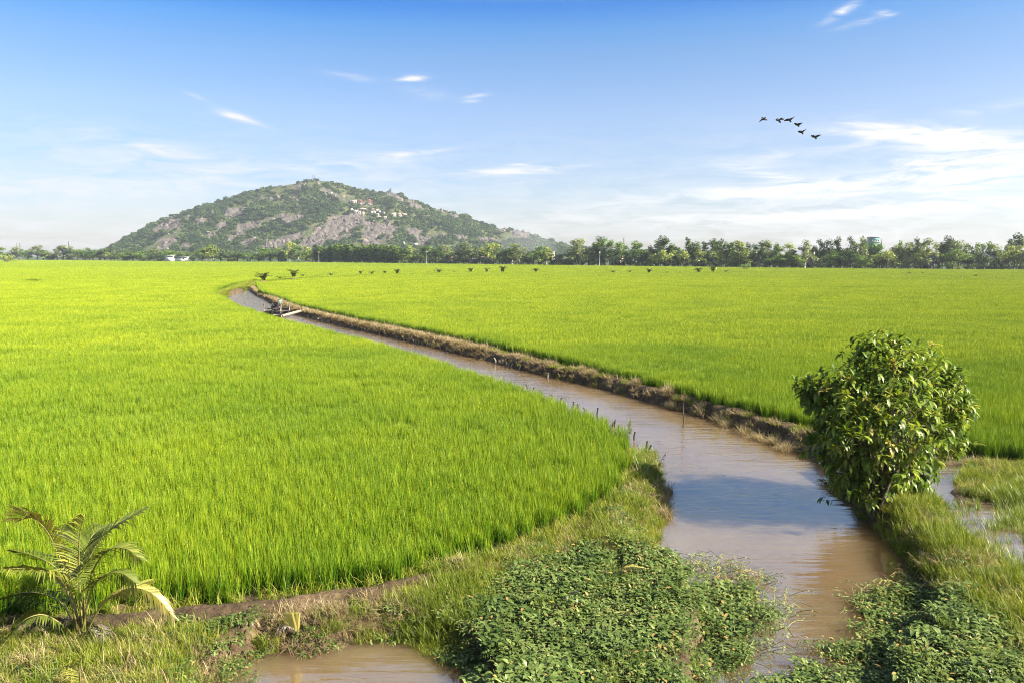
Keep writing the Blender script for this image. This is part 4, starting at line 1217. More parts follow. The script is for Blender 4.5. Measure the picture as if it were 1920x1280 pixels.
for (u, v, r_, dy) in LOBES:
    c = PD(u, v, YB + dy) - bb
    Rr = r_ / F * YB * .93
    mid = (root + c) * .5 + Vector((rg.gauss(0, .15), rg.gauss(0, .15), .1))
    br.tube([tuple(root + Vector((rg.gauss(0, .12), rg.gauss(0, .12), 0))), tuple(mid), tuple(c)], [.07, .045, .02], 6)
    n = int(115 * (Rr / 1.1) ** 2) + 18
    for k in range(n):
        d = Vector((rg.gauss(0, 1), rg.gauss(0, 1), rg.gauss(0, 1) + .15)).normalized()
        rr = Rr * (rg.uniform(.50, 1.05) if rg.random() < .86 else rg.uniform(1.05, 1.38))
        tip = c + d * rr
        if tip.z < .05: tip.z = .05 + rg.random() * .2
        if k % 3 == 0: br.tube([tuple(c + d * Rr * .2), tuple(tip)], [.014, .005], 4)
        ct = min(.85, max(.1, rg.gauss(.52, .17))) + (.2 if rg.random() < .10 else 0)
        for j in range(rg.randint(6, 9)):
            w = rg.random() * 6.28
            o_ = d.orthogonal().normalized(); o2 = d.cross(o_)
            ld = d * rg.uniform(.15, .8) + (o_ * math.cos(w) + o2 * math.sin(w)) * .8 + Vector((0, 0, .0))
            L_ = rg.uniform(.20, .36)
            leaf(lf, tip - d * rg.uniform(0, .12), ld, Vector((0, 0, 1)), L_, L_ * rg.uniform(.28, .37), min(1, max(0, rg.gauss(ct, .10))), rg.uniform(.15, .5))
# the low twig that reaches out over the water
tw = PD(1562, 938, YB - .2) - bb
br.tube([(0, 0, .3), tuple((tw + Vector((0, 0, .3))) * .6), tuple(tw)], [.02, .014, .008], 5)
for j in range(9):
    e = tw + Vector((rg.uniform(-.35, .1), rg.uniform(-.2, .2), rg.uniform(-.05, .12)))
    leaf(lf, e, Vector((rg.uniform(-1, .4), rg.uniform(-.6, .6), rg.uniform(-.6, .3))), Vector((0, 0, 1)), .25, .09, .3, .3)
br.build('trunk', M_BARK, bush, True)
lf.build('crown', M_BUSHLEAF, bush)
tag(bush, 'rounded dark green bush with large drooping leaves overhanging the right bank', 'bush')

# ------------------------------------------------------------------ palms
M_FROND = leaf_mat('palm_leaflet', [(0.0, (0.035, 0.065, 0.010)), (0.4, (0.14, 0.18, 0.022)), (0.7, (0.33, 0.33, 0.05)), (1.0, (0.55, 0.42, 0.14))], 0.25, 0.05, 0.4, 0.9, 0.1)
M_DEADFROND = leaf_mat('dead_palm_leaflet', [(0.0, (0.10, 0.075, 0.055)), (0.5, (0.24, 0.19, 0.15)), (1.0, (0.42, 0.37, 0.31))], 0.1, 0.0, 0.5, 0.9, 0.2)
M_RACHIS = plain_mat('palm_stalk', (0.17, 0.16, 0.04), (0.34, 0.29, 0.09), 3.0, 0.5)


def spline(pts, n):
    """Catmull-Rom through pts, n samples"""
    p = [Vector(q) for q in pts]
    p = [p[0] * 2 - p[1]] + p + [p[-1] * 2 - p[-2]]
    out = []
    m_ = len(p) - 3
    for k in range(n):
        s = k / (n - 1) * m_
        i = min(int(s), m_ - 1); t = s - i
        a, b, c, d = p[i:i + 4]
        out.append(0.5 * ((2 * b) + (c - a) * t + (2 * a - 5 * b + 4 * c - d) * t * t + (3 * b - a - 3 * c + d) * t ** 3))
    return out


def frond_mb(pts, L, n=34, t0=.45, stalk=.30, wid=.028, thick=.022, droop=.35, up=None, seed=0, fold=.25, ts=.1):
    rg = random.Random(seed)
    mb = MB()
    sp = spline(pts, n + 1)
    mb.tube([tuple(p) for p in sp[::2]], [thick * (1 - .85 * i / (len(sp[::2]) - 1)) for i in range(len(sp[::2]))], 5, .7, 1)
    for i in range(int(stalk * n), n + 1):
        f = (i - stalk * n) / (n - stalk * n)
        T = (sp[min(i + 1, n)] - sp[max(i - 1, 0)]).normalized()
        U = Vector(up) if up is not None else Vector((0, 0, 1))
        S_ = T.cross(U)
        if S_.length < .15: S_ = T.cross(Vector((.3, -.9, .1)))
        S_.normalize()
        N_ = S_.cross(T)
        ll = L * (.45 + .75 * math.sin(math.pi * min(1, .15 + f * .75))) * (1 - .45 * f ** 3)
        for sg in (-1, 1):
            if rg.random() < .09: continue
            l_ = ll * rg.uniform(.85, 1.1)
            d = (T * (.55 + .7 * f) + S_ * sg * (1 - .35 * f) + N_ * fold + Vector((rg.gauss(0, .05), rg.gauss(0, .05), rg.gauss(0, .05)))).normalized()
            w = wid * rg.uniform(.8, 1.2)
            wv_ = T * w * .5 + N_ * w * .25 * sg
            p0, p1 = sp[i], sp[i] + d * l_ * .5 + Vector((0, 0, -droop * .15 * l_))
            p2 = sp[i] + d * l_ * .92 + Vector((0, 0, -droop * l_ * rg.uniform(.6, 1.2)))
            mb.add([tuple(p0 - wv_ * .5), tuple(p0 + wv_ * .5), tuple(p1 - wv_), tuple(p1 + wv_), tuple(p2)], [(0, 1, 3, 2), (2, 3, 4)], min(1, max(0, rg.gauss(t0, ts))))
    return mb


YP = P(150, 1203, -.1).y
palm = empty('coconut_palm', P(152, 1203, -.12))
p0 = Vector(palm.location)
tag(palm, 'young coconut palm with arching, partly yellowed fronds at the lower left', 'palm')
FRONDS = [  # photo pixels along the stalk with depth offset in metres, leaflet length, tint, droop
    ([(152, 1190, 0), (135, 1105, -.05), (112, 1045, -.15), (88, 995, -.3), (62, 972, -.5), (34, 974, -.75)], .60, .74, .25, 1),
    ([(156, 1190, 0), (158, 1100, .1), (168, 1045, .2), (195, 1003, .3), (232, 975, .45), (270, 953, .6)], .42, .33, .35, 2),
    ([(158, 1190, 0), (163, 1115, 0), (180, 1058, -.15), (205, 1030, -.3), (236, 1028, -.5), (262, 1046, -.7)], .42, .42, .5, 3),
    ([(148, 1192, 0), (132, 1122, -.2), (110, 1082, -.4), (72, 1068, -.7), (14, 1064, -1.0)], .40, .52, .55, 4),
    ([(146, 1192, 0), (122, 1138, .1), (88, 1115, .2), (45, 1110, .3), (-2, 1122, .4)], .38, .22, .6, 5),
    ([(160, 1195, 0), (180, 1150, -.15), (208, 1118, -.3), (245, 1102, -.45), (285, 1112, -.6), (322, 1152, -.8)], .34, .78, .75, 6),
    ([(158, 1195, 0), (186, 1140, .05), (218, 1112, .1), (252, 1098, .15), (281, 1088, .2)], .34, .62, .6, 7),
    ([(148, 1203, 0), (118, 1172, -.2), (82, 1152, -.4), (48, 1160, -.6), (24, 1184, -.7)], .30, .30, .6, 8),
    ([(154, 1190, 0), (150, 1090, .25), (160, 1030, .5), (180, 995, .8), (200, 985, 1.1)], .42, .25, .4, 9),
    ([(155, 1190, 0), (150, 1110, -.15), (148, 1050, -.35), (150, 1000, -.6), (158, 968, -.85)], .50, .58, .2, 10),
    ([(153, 1190, 0), (170, 1110, -.3), (196, 1078, -.55), (228, 1074, -.8), (254, 1092, -1.0)], .36, .35, .7, 11),
    ([(150, 1190, 0), (128, 1100, .3), (100, 1060, .6), (60, 1040, .9), (20, 1030, 1.2)], .40, .22, .5, 12)]
for px_, sd_ in (([(156, 1196, 0), (178, 1172, -.15), (198, 1188, -.3), (206, 1232, -.4)], 41), ([(154, 1198, 0), (168, 1180, -.2), (182, 1200, -.4), (186, 1244, -.5)], 42), ([(148, 1196, 0), (128, 1160, .1), (108, 1170, .2), (98, 1206, .3)], 43)):
    fo = frond_mb([PD(u, v, YP + dy) - p0 for u, v, dy in px_], .30, 26, .6, .2, .026, .016, 1.1, None, sd_).build('frond', [M_DEADFROND, M_RACHIS], palm)
    fo['label'] = 'withered brown frond hanging at the foot'
for px_, L_, t_, dr, sd_ in FRONDS:
    pts_ = [PD(u, v, YP + dy) - p0 for u, v, dy in px_]
    frond_mb(pts_, L_ * 1.25, 70, t_, .28 if sd_ != 6 else .34, .034, .022, dr, None, sd_).build('frond', [M_FROND, M_RACHIS], palm)
q = MB()
for k in range(5):
    w = k * 1.26
    q.tube([(0, 0, -.1), (math.cos(w) * .05, math.sin(w) * .05, .25), (math.cos(w) * .10, math.sin(w) * .10, .55)], [.07, .05, .02], 6, .5)
q.build('stem', plain_mat('palm_sheath', (0.16, 0.09, 0.04), (0.36, 0.26, 0.10), 6, .8), palm, True)


def single_frond(name, label, cat, px_, L_, t_, dr, sd_, deep=None, n=26, stalk=.15, wid=.022, mats=None, z0=0.0, thick=.014):
    y0 = deep if deep else P(px_[0][0], px_[0][1], z0).y
    base = PD(px_[0][0], px_[0][1], y0)
    o = link(name, frond_mb([PD(u, v, y0 + dy) - base for u, v, dy in px_], L_, n, t_, stalk, wid, thick, dr, None, sd_).mesh(name, mats or [M_FROND, M_RACHIS]))
    o.location = base
    return tag(o, label, cat)


single_frond('palm_sprout', 'small pale yellow fan leaf at the very bottom left below the palm', 'palm leaf', [(152, 1288, 0), (150, 1265, -.1), (148, 1245, -.25), (152, 1232, -.4)], .38, .62, .5, 31, stalk=.1)
single_frond('fallen_frond', 'dry brownish palm leaf hanging out at the bottom left corner', 'palm leaf', [(118, 1228, 0), (85, 1232, -.1), (55, 1252, -.2), (36, 1278, -.3)], .2, .75, .7, 32, stalk=.2)
single_frond('dead_frond', 'brown withered palm frond standing up at the left bank bend', 'palm leaf', [(1226, 905, 0), (1233, 878, 0), (1240, 862, -.1), (1247, 850, -.2)], .3, .35, .7, 33, z0=-.4, mats=[M_DEADFROND, M_RACHIS], n=18)
single_frond('yellow_frond', 'yellowing cut palm leaf lying on the leaf carpet by the water', 'palm leaf', [(1152, 1078, 0), (1166, 1066, -.1), (1184, 1062, -.2), (1206, 1064, -.3)], .22, .85, .4, 34, z0=.15, n=16, stalk=.3)
single_frond('brown_leaf', 'curled dead brown leaf lying on the leaf carpet', 'dead leaf', [(1058, 1124, 0), (1070, 1114, -.1), (1084, 1108, -.2)], .16, .25, .2, 35, z0=.12, n=10, mats=[M_DEADFROND, M_DEADFROND])
# the cut palm on the face of the bund
st = empty('palm_stump', P(556, 1196, -.3)); sp0 = Vector(st.location)
tag(st, 'cut palm stump with two stiff yellow leaf stubs and a grey frond above the pond', 'palm')
for px_, sd_ in (([(556, 1190, 0), (550, 1172, -.1), (541, 1148, -.25)], 1), ([(558, 1190, 0), (556, 1170, -.05), (555, 1148, -.1)], 2)):
    pts_ = [PD(u, v, sp0.y + dy) - sp0 for u, v, dy in px_]
    q = MB()
    for k in range(6):
        off = Vector(((k - 2.5) * .022, 0, 0))
        a, b, c = [p + off * f for p, f in zip(pts_, (.3, .8, 1.3))]
        q.add([tuple(a - Vector((.012, 0, 0))), tuple(a + Vector((.012, .02, 0))), tuple(b - Vector((.018, 0, 0))), tuple(b + Vector((.018, .02, 0))), tuple(c - Vector((.013, 0, 0))), tuple(c + Vector((.013, .02, 0)))],
              [(0, 1, 3, 2), (2, 3, 5, 4)], .55 + .07 * k)
    q.build('leaf_stub', M_FROND, st)
frond_mb([PD(u, v, sp0.y + dy) - sp0 for u, v, dy in [(552, 1190, 0), (546, 1176, -.1), (532, 1173, -.2), (519, 1186, -.3)]], .16, 16, .9, .2, .02, .01, .8, None, 3).build('frond', [M_DEADFROND, M_DEADFROND], st)
q = MB()
rg = random.Random(9)
for k in range(70):
    a = Vector((rg.uniform(-.1, .6), rg.uniform(-.5, .1), rg.uniform(-.15, .12)))
    q.tube([tuple(a), tuple(a + Vector((rg.uniform(-.15, .25), rg.uniform(-.2, .05), rg.uniform(-.15, .02))))], .008, 3, rg.random(), cap=False)
q.build('root_mass', plain_mat('dry_roots', (0.09, 0.05, 0.03), (0.24, 0.14, 0.09), 9, .9), st)

# small palms planted along the dyke across the field: three kinds of young crown
def young_palm(seed, nf, L, spread):
    rg = random.Random(seed)
    fr = []
    for k in range(nf):
        az_ = k * 2.4 + rg.uniform(-.4, .4)
        r_ = spread * rg.uniform(.7, 1.1); h = rg.uniform(.55, 1.0)
        c, s = math.cos(az_), math.sin(az_)
        pts_ = [(0, 0, 0), (c * r_ * .15, s * r_ * .15, h * .45), (c * r_ * .42, s * r_ * .42, h * .82), (c * r_ * 1.05, s * r_ * 1.05, h * (1.02 - .22 * rg.random()))]
        fr.append(frond_mb(pts_, L, 15, rg.uniform(.15, .5), .2, .11, .035, .5, None, seed * 20 + k).mesh('frond', [M_FROND, M_RACHIS]))
    q = MB(); q.tube([(0, 0, -.05), (0, 0, .3)], [.07, .05], 6)
    return q.mesh('stem', [M_BARK]), fr


YOUNG = [young_palm(1, 8, .30, .55), young_palm(2, 6, .26, .40), young_palm(3, 9, .28, .70), young_palm(4, 5, .24, .75)]
ROWP = [(494.5, 529, 511, 2, 'leafy'), (525, 526, 518, 3, 'tiny'), (551, 523, 506.5, 0, 'tall'), (567.5, 521, 513, 3, 'spindly'), (592, 521, 515, 3, 'small'), (620, 519, 512, 2, 'wide'), (632, 518, 515.5, 3, 'tiny'), (651, 518, 514, 3, 'tiny'),
        (676, 516.5, 507, 1, 'upright pale'), (698, 516.5, 508, 3, 'thin'), (721, 515.5, 507, 1, 'upright'), (745, 515.5, 505, 0, 'dense dark'), (801, 513.5, 509, 3, 'small'), (822.5, 513.5, 504, 2, 'wide'), (851, 513, 507.5, 1, 'small round'),
        (882.5, 512.5, 503, 0, 'dark'), (912.5, 512.5, 502, 1, 'open'), (942.5, 512.5, 500, 0, 'tall'), (975, 512, 508, 1, 'tiny'), (1005, 512, 503, 2, 'wide dark'), (1085, 513.5, 510, 3, 'tiny'), (1117, 513.5, 509.5, 3, 'small'), (1149, 513.5, 506.5, 2, 'small dark'),
        (1181, 513.5, 506, 3, 'thin'), (1217, 514, 504, 0, 'dense'), (1251, 513.5, 508.5, 1, 'tiny'), (1277.5, 514, 509.5, 3, 'tiny'), (1310, 513.5, 502, 2, 'wide'), (1336.5, 512.5, 500, 0, 'tall dark'), (1345, 513, 510, 1, 'tiny'), (1361, 512.5, 506, 2, 'low wide'),
        (1704, 515.5, 510, 2, 'pale'), (1714, 516, 512, 3, 'low'), (1729.5, 516, 510, 1, 'upright'), (1751, 517, 512.5, 3, 'thin'), (1774, 518, 514, 1, 'small dark'), (1800, 519, 514.5, 3, 'small'), (1830.5, 520, 515, 2, 'spreading')]
main = [r for r in ROWP if r[0] < 1500]; side = [r for r in ROWP if r[0] > 1500]
for i, (u, vb, vt, k, adj) in enumerate(ROWP):
    b = P(u, vb + .6, 0)
    h = max(1.0, 1.12 * PD(u, vt, b.y).z)
    o = empty('young_palm', b, random.random() * 6.28, h)
    sm, fr = YOUNG[k]
    link('stem', sm, o)
    for f in fr: link('frond', f, o)
    if u < 1500:
        j = main.index(ROWP[i])
        lab = ('%s young palm, %s from the canal bend in the long palm row' % (adj, ORD[j + 1] if j < 16 else '%s' % ORD[j + 1 - 16])) if j < 16 else '%s young palm, %s from the round field bush in the long palm row' % (adj, ORD[len(main) - j])
    else:
        lab = '%s young palm, %s from the left in the short row at right' % (adj, ORD[side.index(ROWP[i]) + 1])
    tag(o, lab, 'palm', 'young palms along the dyke')
# straw heaped round the two palms at the canal bend
for u, v, lab in [(492, 531, 'heap of pale straw round the leafy palm at the canal bend'), (551, 525.5, 'brown straw heap round the foot of the tall palm at the bend')]:
    b = P(u, v, 0)
    q = MB(); rg = random.Random(u)
    for k in range(420):
        w = rg.random() * 6.28; r_ = 1.5 * rg.random() ** .6; z = .75 * (1 - (r_ / 1.5) ** 1.5)
        a = Vector((math.cos(w) * r_ * 1.5, math.sin(w) * r_, z)); d = Vector((math.cos(w) * 1.2 + rg.gauss(0, .4), math.sin(w) + rg.gauss(0, .4), -.35 + rg.gauss(0, .2))).normalized() * .5
        s = Vector((-d.y, d.x, 0)) * .12
        q.add([tuple(a - s), tuple(a + s), tuple(a + d)], [(0, 1, 2)], rg.random())
    o = q.build('straw_heap', M_STRAW); o.location = b
    tag(o, lab, 'straw')

# ------------------------------------------------------------------ stakes in the canal
M_STAKE = plain_mat('wet_wood', (0.05, 0.038, 0.03), (0.13, 0.10, 0.075), 5, .8)
M_PALESTAKE = plain_mat('bleached_wood', (0.30, 0.26, 0.20), (0.52, 0.46, 0.38), 5, .8)
LS = [(988, 728, 718), (999, 733, 726), (1034, 746, 738), (1051, 752, 745), (1075, 762, 750), (1085, 766, 755), (1097, 772, 762), (1120, 781, 760), (1149, 797, 785), (1153, 800, 791), (1161, 805, 797), (1190, 823, 806), (1213, 845, 822), (1217, 850, 830), (1222, 858, 841)]
for i, (u, vb, vt) in enumerate(LS):
    b = P(u, vb, ZW + .05)
    h = max(.28, .85 * (PD(u, vt, b.y).z - ZW))
    rg = random.Random(i)
    q = MB(); q.tube([(0, 0, -.4), (rg.gauss(0, .02), 0, h * .5), (rg.gauss(0, .05), rg.gauss(0, .03), h)], [.042, .04, .034], 7)
    o = q.build('bank_stake', M_STAKE); o.location = (b.x, b.y, ZW)
    tag(o, 'dark wooden stake on the left bank, %s counting up the canal from the withered frond' % ORD[len(LS) - i], 'stake', 'dark stakes on the left bank')
RS = [(577, 596, 593), (597, 601, 596), (603, 603, 599), (614, 606, 602), (617.5, 606.5, 602), (640, 611, 607), (660.5, 616, 606), (671, 618, 613), (676, 619, 613.5), (679, 620, 614), (684, 621, 615), (690, 622, 617.5), (697.5, 624, 618), (702, 625, 620), (712, 628, 622), (720, 629, 624),
      (744, 635, 629), (757, 638, 632), (775, 643, 637), (780, 644, 638), (785, 645, 639), (790, 646, 640), (800, 648, 642), (805, 649, 644), (809, 650, 644), (825, 654, 647), (837, 657, 650), (850, 660, 653),
      (929, 681, 670), (936, 682, 674), (943, 684, 677), (950, 686, 678), (954, 687, 680), (960, 689, 681), (975, 693, 685), (1027, 708, 699), (1187, 747, 739), (1287, 773, 764), (1305, 780, 769), (1317, 784, 771)]
for i, (u, vb, vt) in enumerate(RS):
    b = P(u, vb, ZW)
    h = max(.3, PD(u, vt, b.y).z - ZW)
    rg = random.Random(500 + i)
    q = MB(); q.tube([(0, 0, -.4), (rg.gauss(0, .02), 0, h * .5), (rg.gauss(0, .06), rg.gauss(0, .04), h)], [.055, .055, .045], 6)
    near_ = u > 1180
    o = q.build('bank_stake', M_STAKE if near_ else M_PALESTAKE); o.location = (b.x, b.y, ZW)
    if near_: lab = 'dark stake stump on the right bank near the tall pole, %s from the bush' % ORD[len(RS) - i]
    elif u > 900: lab = 'short pale stake mid right bank, %s of its run counting from the viewer' % ORD[len(RS) - 4 - i]
    elif i < 20: lab = 'short pale stake along the far right bank, %s after the pump pipe' % ORD[i + 1]
    else: lab = 'short pale stake along the far right bank, %s before the gap towards the viewer' % ORD[28 - i]
    tag(o, lab, 'stake', 'stakes along the right bank')
b = P(1280.5, 803, ZW)
h = PD(1281, 748, b.y).z - ZW
q = MB(); q.tube([(0, 0, -.6), (.03, 0, h * .3), (-.02, 0, h * .7), (.02, 0, h)], [.035, .032, .028, .022], 7)
o = q.build('mooring_pole', M_STAKE, None, True); o.location = b
tag(o, 'tall thin crooked pole standing alone in the canal water', 'pole')

# conical reed and pale clump on the left bank
q = MB(); rg = random.Random(3)
for k in range(170):
    f = rg.random()
    blade(q, rg.gauss(0, .03), rg.gauss(0, .03), f * .75, .35 * (1.1 - f), .012, rg.random() * 6.28, .5, -.3, min(1, rg.random() * .6), 2)
o = q.build('bank_reed', M_WEED); o.location = P(1180, 816, -.05)
tag(o, 'small pointed bright green plant on the left bank among the stakes', 'plant')

# green plastic bottle in the weeds
M_BOTTLE, nt, out = mat('green_plastic')
bs = nd(nt, 'ShaderNodeBsdfPrincipled', {'Base Color': (0.005, 0.22, 0.06, 1), 'Roughness': 0.15, 'Specular IOR Level': 0.6})
nt.links.new(bs.outputs[0], out.inputs[0])
o = empty('plastic_bottle', P(1233, 1059, ZW + .06), R(-20), 1.6)
q = MB(); q.tube([(-.11, 0, 0), (-.10, 0, 0), (.03, 0, 0), (.07, 0, 0), (.09, 0, 0)], [.025, .036, .036, .018, .013], 12); q.build('body', M_BOTTLE, o, True)
q = MB(); q.tube([(.09, 0, 0), (.112, 0, 0)], [.016, .016], 10); q.build('cap', M_PORC, o)
tag(o, 'small green plastic bottle lying at the edge of the leaf carpet', 'bottle')

# ------------------------------------------------------------------ pump raft and its man
rb = P(519, 588, ZW)
raft = empty('pump_raft', rb, R(-14))
tag(raft, 'wooden pump raft with corner posts and black engine moored at the far right bank', 'raft')
M_OLDWOOD = plain_mat('grey_planks', (0.06, 0.05, 0.042), (0.15, 0.125, 0.10), 4, .9)
M_PAINTWOOD = plain_mat('pale_timber', (0.22, 0.19, 0.155), (0.36, 0.31, 0.26), 4, .8)
M_DARKMETAL = plain_mat('oily_iron', (0.012, 0.012, 0.014), (0.05, 0.045, 0.04), 6, .5, metal=.3)
for dy in (-1.0, 1.0):
    q = MB(); q.tube([(-1.5, dy, .02), (-1.4, dy, .05), (1.4, dy, .05), (1.5, dy, .02)], [.12, .27, .27, .12], 10); q.build('float', M_DARKMETAL, raft, True)
q = MB()
for k in range(9): q.box((-1.3 + k * .325, 0, .36), (.27, 2.5, .05))
q.build('deck', M_OLDWOOD, raft)
for sx_, sy_2 in ((-1, -1), (1, -1), (-1, 1), (1, 1)):
    q = MB(); q.tube([(sx_ * 1.25, sy_2 * 1.15, .1), (sx_ * 1.28, sy_2 * 1.15, 1.35)], [.09, .08], 6); q.build('post', M_PAINTWOOD, raft)
for dy in (-1.15, 1.15):
    q = MB(); q.box((0, dy, .75), (2.6, .07, .12)); q.build('rail', M_OLDWOOD, raft)
q = MB(); q.box((-1.28, 0, .62), (.07, 2.3, .12)); q.build('rail', M_PAINTWOOD, raft)
en = MB(); en.box((0, .1, .75), (1.0, .55, .5)); en.box((.05, .1, 1.1), (.6, .45, .25)); en.tube([(-.3, .1, 1.2), (-.3, .1, 1.55)], .05, 8); en.box((.15, .1, 1.3), (.4, .3, .18))
eo = en.build('engine', M_DARKMETAL, raft)
q = MB(); q.tube([(-.62, -.2, .8), (-.52, -.2, .8)], .28, 16); q.build('flywheel', M_DARKMETAL, eo)
q = MB(); q.box((.1, -.7, .62), (.5, .4, .42)); q.tube([(.1, -.9, .6), (.1, -1.3, .4), (.2, -1.6, .1)], .14, 10); q.build('pump', M_DARKMETAL, raft)

M_PIPE = plain_mat('cream_pipe', (0.30, 0.24, 0.17), (0.42, 0.35, 0.26), 2, .7)
pa, pb, pc = P(513, 591.5, ZW + .15), P(529, 592.5, ZW + .2), PD(578, 579.5, P(578, 582, .1).y)
pipe = empty('discharge_pipe', pa)
tag(pipe, 'long cream pipe running from the pump raft up onto the right bank', 'pipe')
q = MB(); q.tube([(0, 0, 0), tuple(pb - pa)], [.15, .15], 10); q.build('intake', M_PAINTWOOD, pipe, True)
e1 = pb.lerp(pc, .70)
q = MB(); q.tube([tuple(pb - pa), tuple(e1 - pa)], [.15, .18], 12); q.build('pipe', M_PIPE, pipe, True)
q = MB(); q.tube([tuple(e1 - pa), tuple(pb.lerp(pc, .74) - pa)], [.21, .21], 12); q.build('flange', M_DARKMETAL, pipe)
q = MB(); q.tube([tuple(pb.lerp(pc, .74) - pa), tuple(pc - pa)], [.16, .15], 12); q.build('nozzle', M_PIPE, pipe, True)

M_SKIN = plain_mat('tanned_skin', (0.30, 0.17, 0.10), (0.36, 0.21, 0.13), 4, .6)
M_SHIRT = plain_mat('green_shirt', (0.20, 0.46, 0.36), (0.30, 0.56, 0.45), 4, .9)
M_SHORT = plain_mat('khaki_trousers', (0.22, 0.16, 0.09), (0.32, 0.25, 0.15), 4, .9)
M_HAIR = plain_mat('black_hair', (0.010, 0.009, 0.008), (0.02, 0.018, 0.016), 8, .6)


def skin(name, verts, edges, radii, m_, parent, root=0, lev=1):
    me = bpy.data.meshes.new(name)
    me.from_pydata(verts, edges, [])
    me.materials.append(m_)
    o = link(name, me, parent)
    sk = o.modifiers.new('skin', 'SKIN')
    for i, r_ in enumerate(radii):
        d = me.skin_vertices[0].data[i]
        d.radius = (r_, r_) if np.isscalar(r_) else r_
        d.use_root = i == root
    sb = o.modifiers.new('smooth', 'SUBSURF'); sb.levels = lev; sb.render_levels = lev
    return o


man = empty('person', PD(526, 583.5, rb.y + 1.0), R(200))
man.location.z = ZW + .385
tag(man, 'man in a mint green shirt standing on the pump raft, bending to the engine', 'person')
#       0 pelvis      1 waist         2 chest        3 neck base     4 neck          5 head         6 crown
V_ = [(0, 0, .86), (0, .02, 1.02), (0, .10, 1.26), (0, .16, 1.39), (0, .19, 1.45), (0, .23, 1.55), (0, .25, 1.64),
      (.17, .13, 1.36), (.24, .18, 1.10), (.19, .40, .95), (.17, .48, .92), (-.17, .13, 1.36), (-.25, .15, 1.10), (-.21, .36, .92), (-.2, .44, .88),
      (.10, 0, .80), (.13, .06, .46), (.13, -.02, .08), (.13, .12, .03), (-.10, 0, .80), (-.14, .03, .46), (-.15, -.06, .08), (-.15, .08, .03), (0, .335, 1.54)]
E_ = [(0, 1), (1, 2), (2, 3), (3, 4), (4, 5), (5, 6), (2, 7), (7, 8), (8, 9), (9, 10), (2, 11), (11, 12), (12, 13), (13, 14), (0, 15), (15, 16), (16, 17), (17, 18), (0, 19), (19, 20), (20, 21), (21, 22), (5, 23)]
R_ = [.12, .115, .13, .07, .055, .095, .07, .06, .045, .034, .035, .06, .045, .034, .035, .085, .06, .042, .035, .085, .06, .042, .035, .018]
skin('body', V_, E_, R_, M_SKIN, man)
for i_h, wr, dx in ((10, 9, 1), (14, 13, -1)):           # five fingers on each hand
    h0 = Vector(V_[i_h]); dd = (h0 - Vector(V_[wr])).normalized()
    sdv = dd.cross(Vector((0, 0, 1))).normalized()
    hv, he, hr = [tuple(h0)], [], [.03]
    for k in range(5):
        o1 = h0 + sdv * (k - 2) * .018 + dd * (.05 if k else .02)
        o2 = o1 + dd * (.035 if k else .02) + Vector((0, 0, -.025)) + (sdv * -.02 if k == 0 else Vector((0, 0, 0)))
        n_ = len(hv); hv += [tuple(o1), tuple(o2)]; he += [(0, n_), (n_, n_ + 1)]; hr += [.011, .008]
    skin('hand', hv, he, hr, M_SKIN, man)
skin('shirt', [V_[0], V_[1], V_[2], V_[3], V_[7], tuple((Vector(V_[7]) + Vector(V_[8])) / 2), V_[11], tuple((Vector(V_[11]) + Vector(V_[12])) / 2)], [(0, 1), (1, 2), (2, 3), (2, 4), (4, 5), (2, 6), (6, 7)], [.165, .165, .19, .11, .10, .085, .10, .085], M_SHIRT, man)
skin('trousers', [V_[0], V_[15], V_[16], (.13, .0, .28), V_[19], V_[20], (-.145, -.02, .28)], [(0, 1), (1, 2), (2, 3), (0, 4), (4, 5), (5, 6)], [.135, .105, .08, .07, .105, .08, .07], M_SHORT, man)
skin('hair', [(0, .20, 1.58), (0, .235, 1.66)], [(0, 1)], [.125, .105], M_HAIR, man)

# ------------------------------------------------------------------ birds
M_BIRD = plain_mat('black_feathers', (0.006, 0.006, 0.007), (0.014, 0.014, 0.015), 6, .6)
YB2 = 45.0
BIRDS = [((345, 249), (372, 285), (448, 302), (279, 356), (330, 300), (440, 248), (405, 262), 'leftmost black bird of the flock, one wing swept down'),
         ((690, 300), (728, 312), (757, 362), (652, 306), (680, 290), (842, 290), (775, 273), 'black bird with rounded raised wing, second from the left of the flock'),
         ((944, 284), (962, 300), (992, 346), (838, 321), (905, 298), (1077, 233), (1015, 275), 'black bird with one long wing raised high, third from the left of the flock'),
         ((1130, 394), (1147, 406), (1170, 446), (1069, 378), (1108, 398), (1256, 368), (1205, 392), 'small black bird gliding with level wings, highest of the right-hand trio'),
         ((1224, 558), (1242, 576), (1261, 616), (1153, 558), (1195, 566), (1342, 508), (1288, 548), 'black bird with its right wing lifted, middle of the right-hand trio'),
         ((1524, 668), (1546, 682), (1563, 727), (1446, 655), (1498, 670), (1674, 640), (1610, 660), 'lowest black bird, rightmost of the flock, wings spread wide')]


def bp(c, dy=0.0): return PD(1400 + c[0] / 12, 200 + c[1] / 12, YB2 + dy)


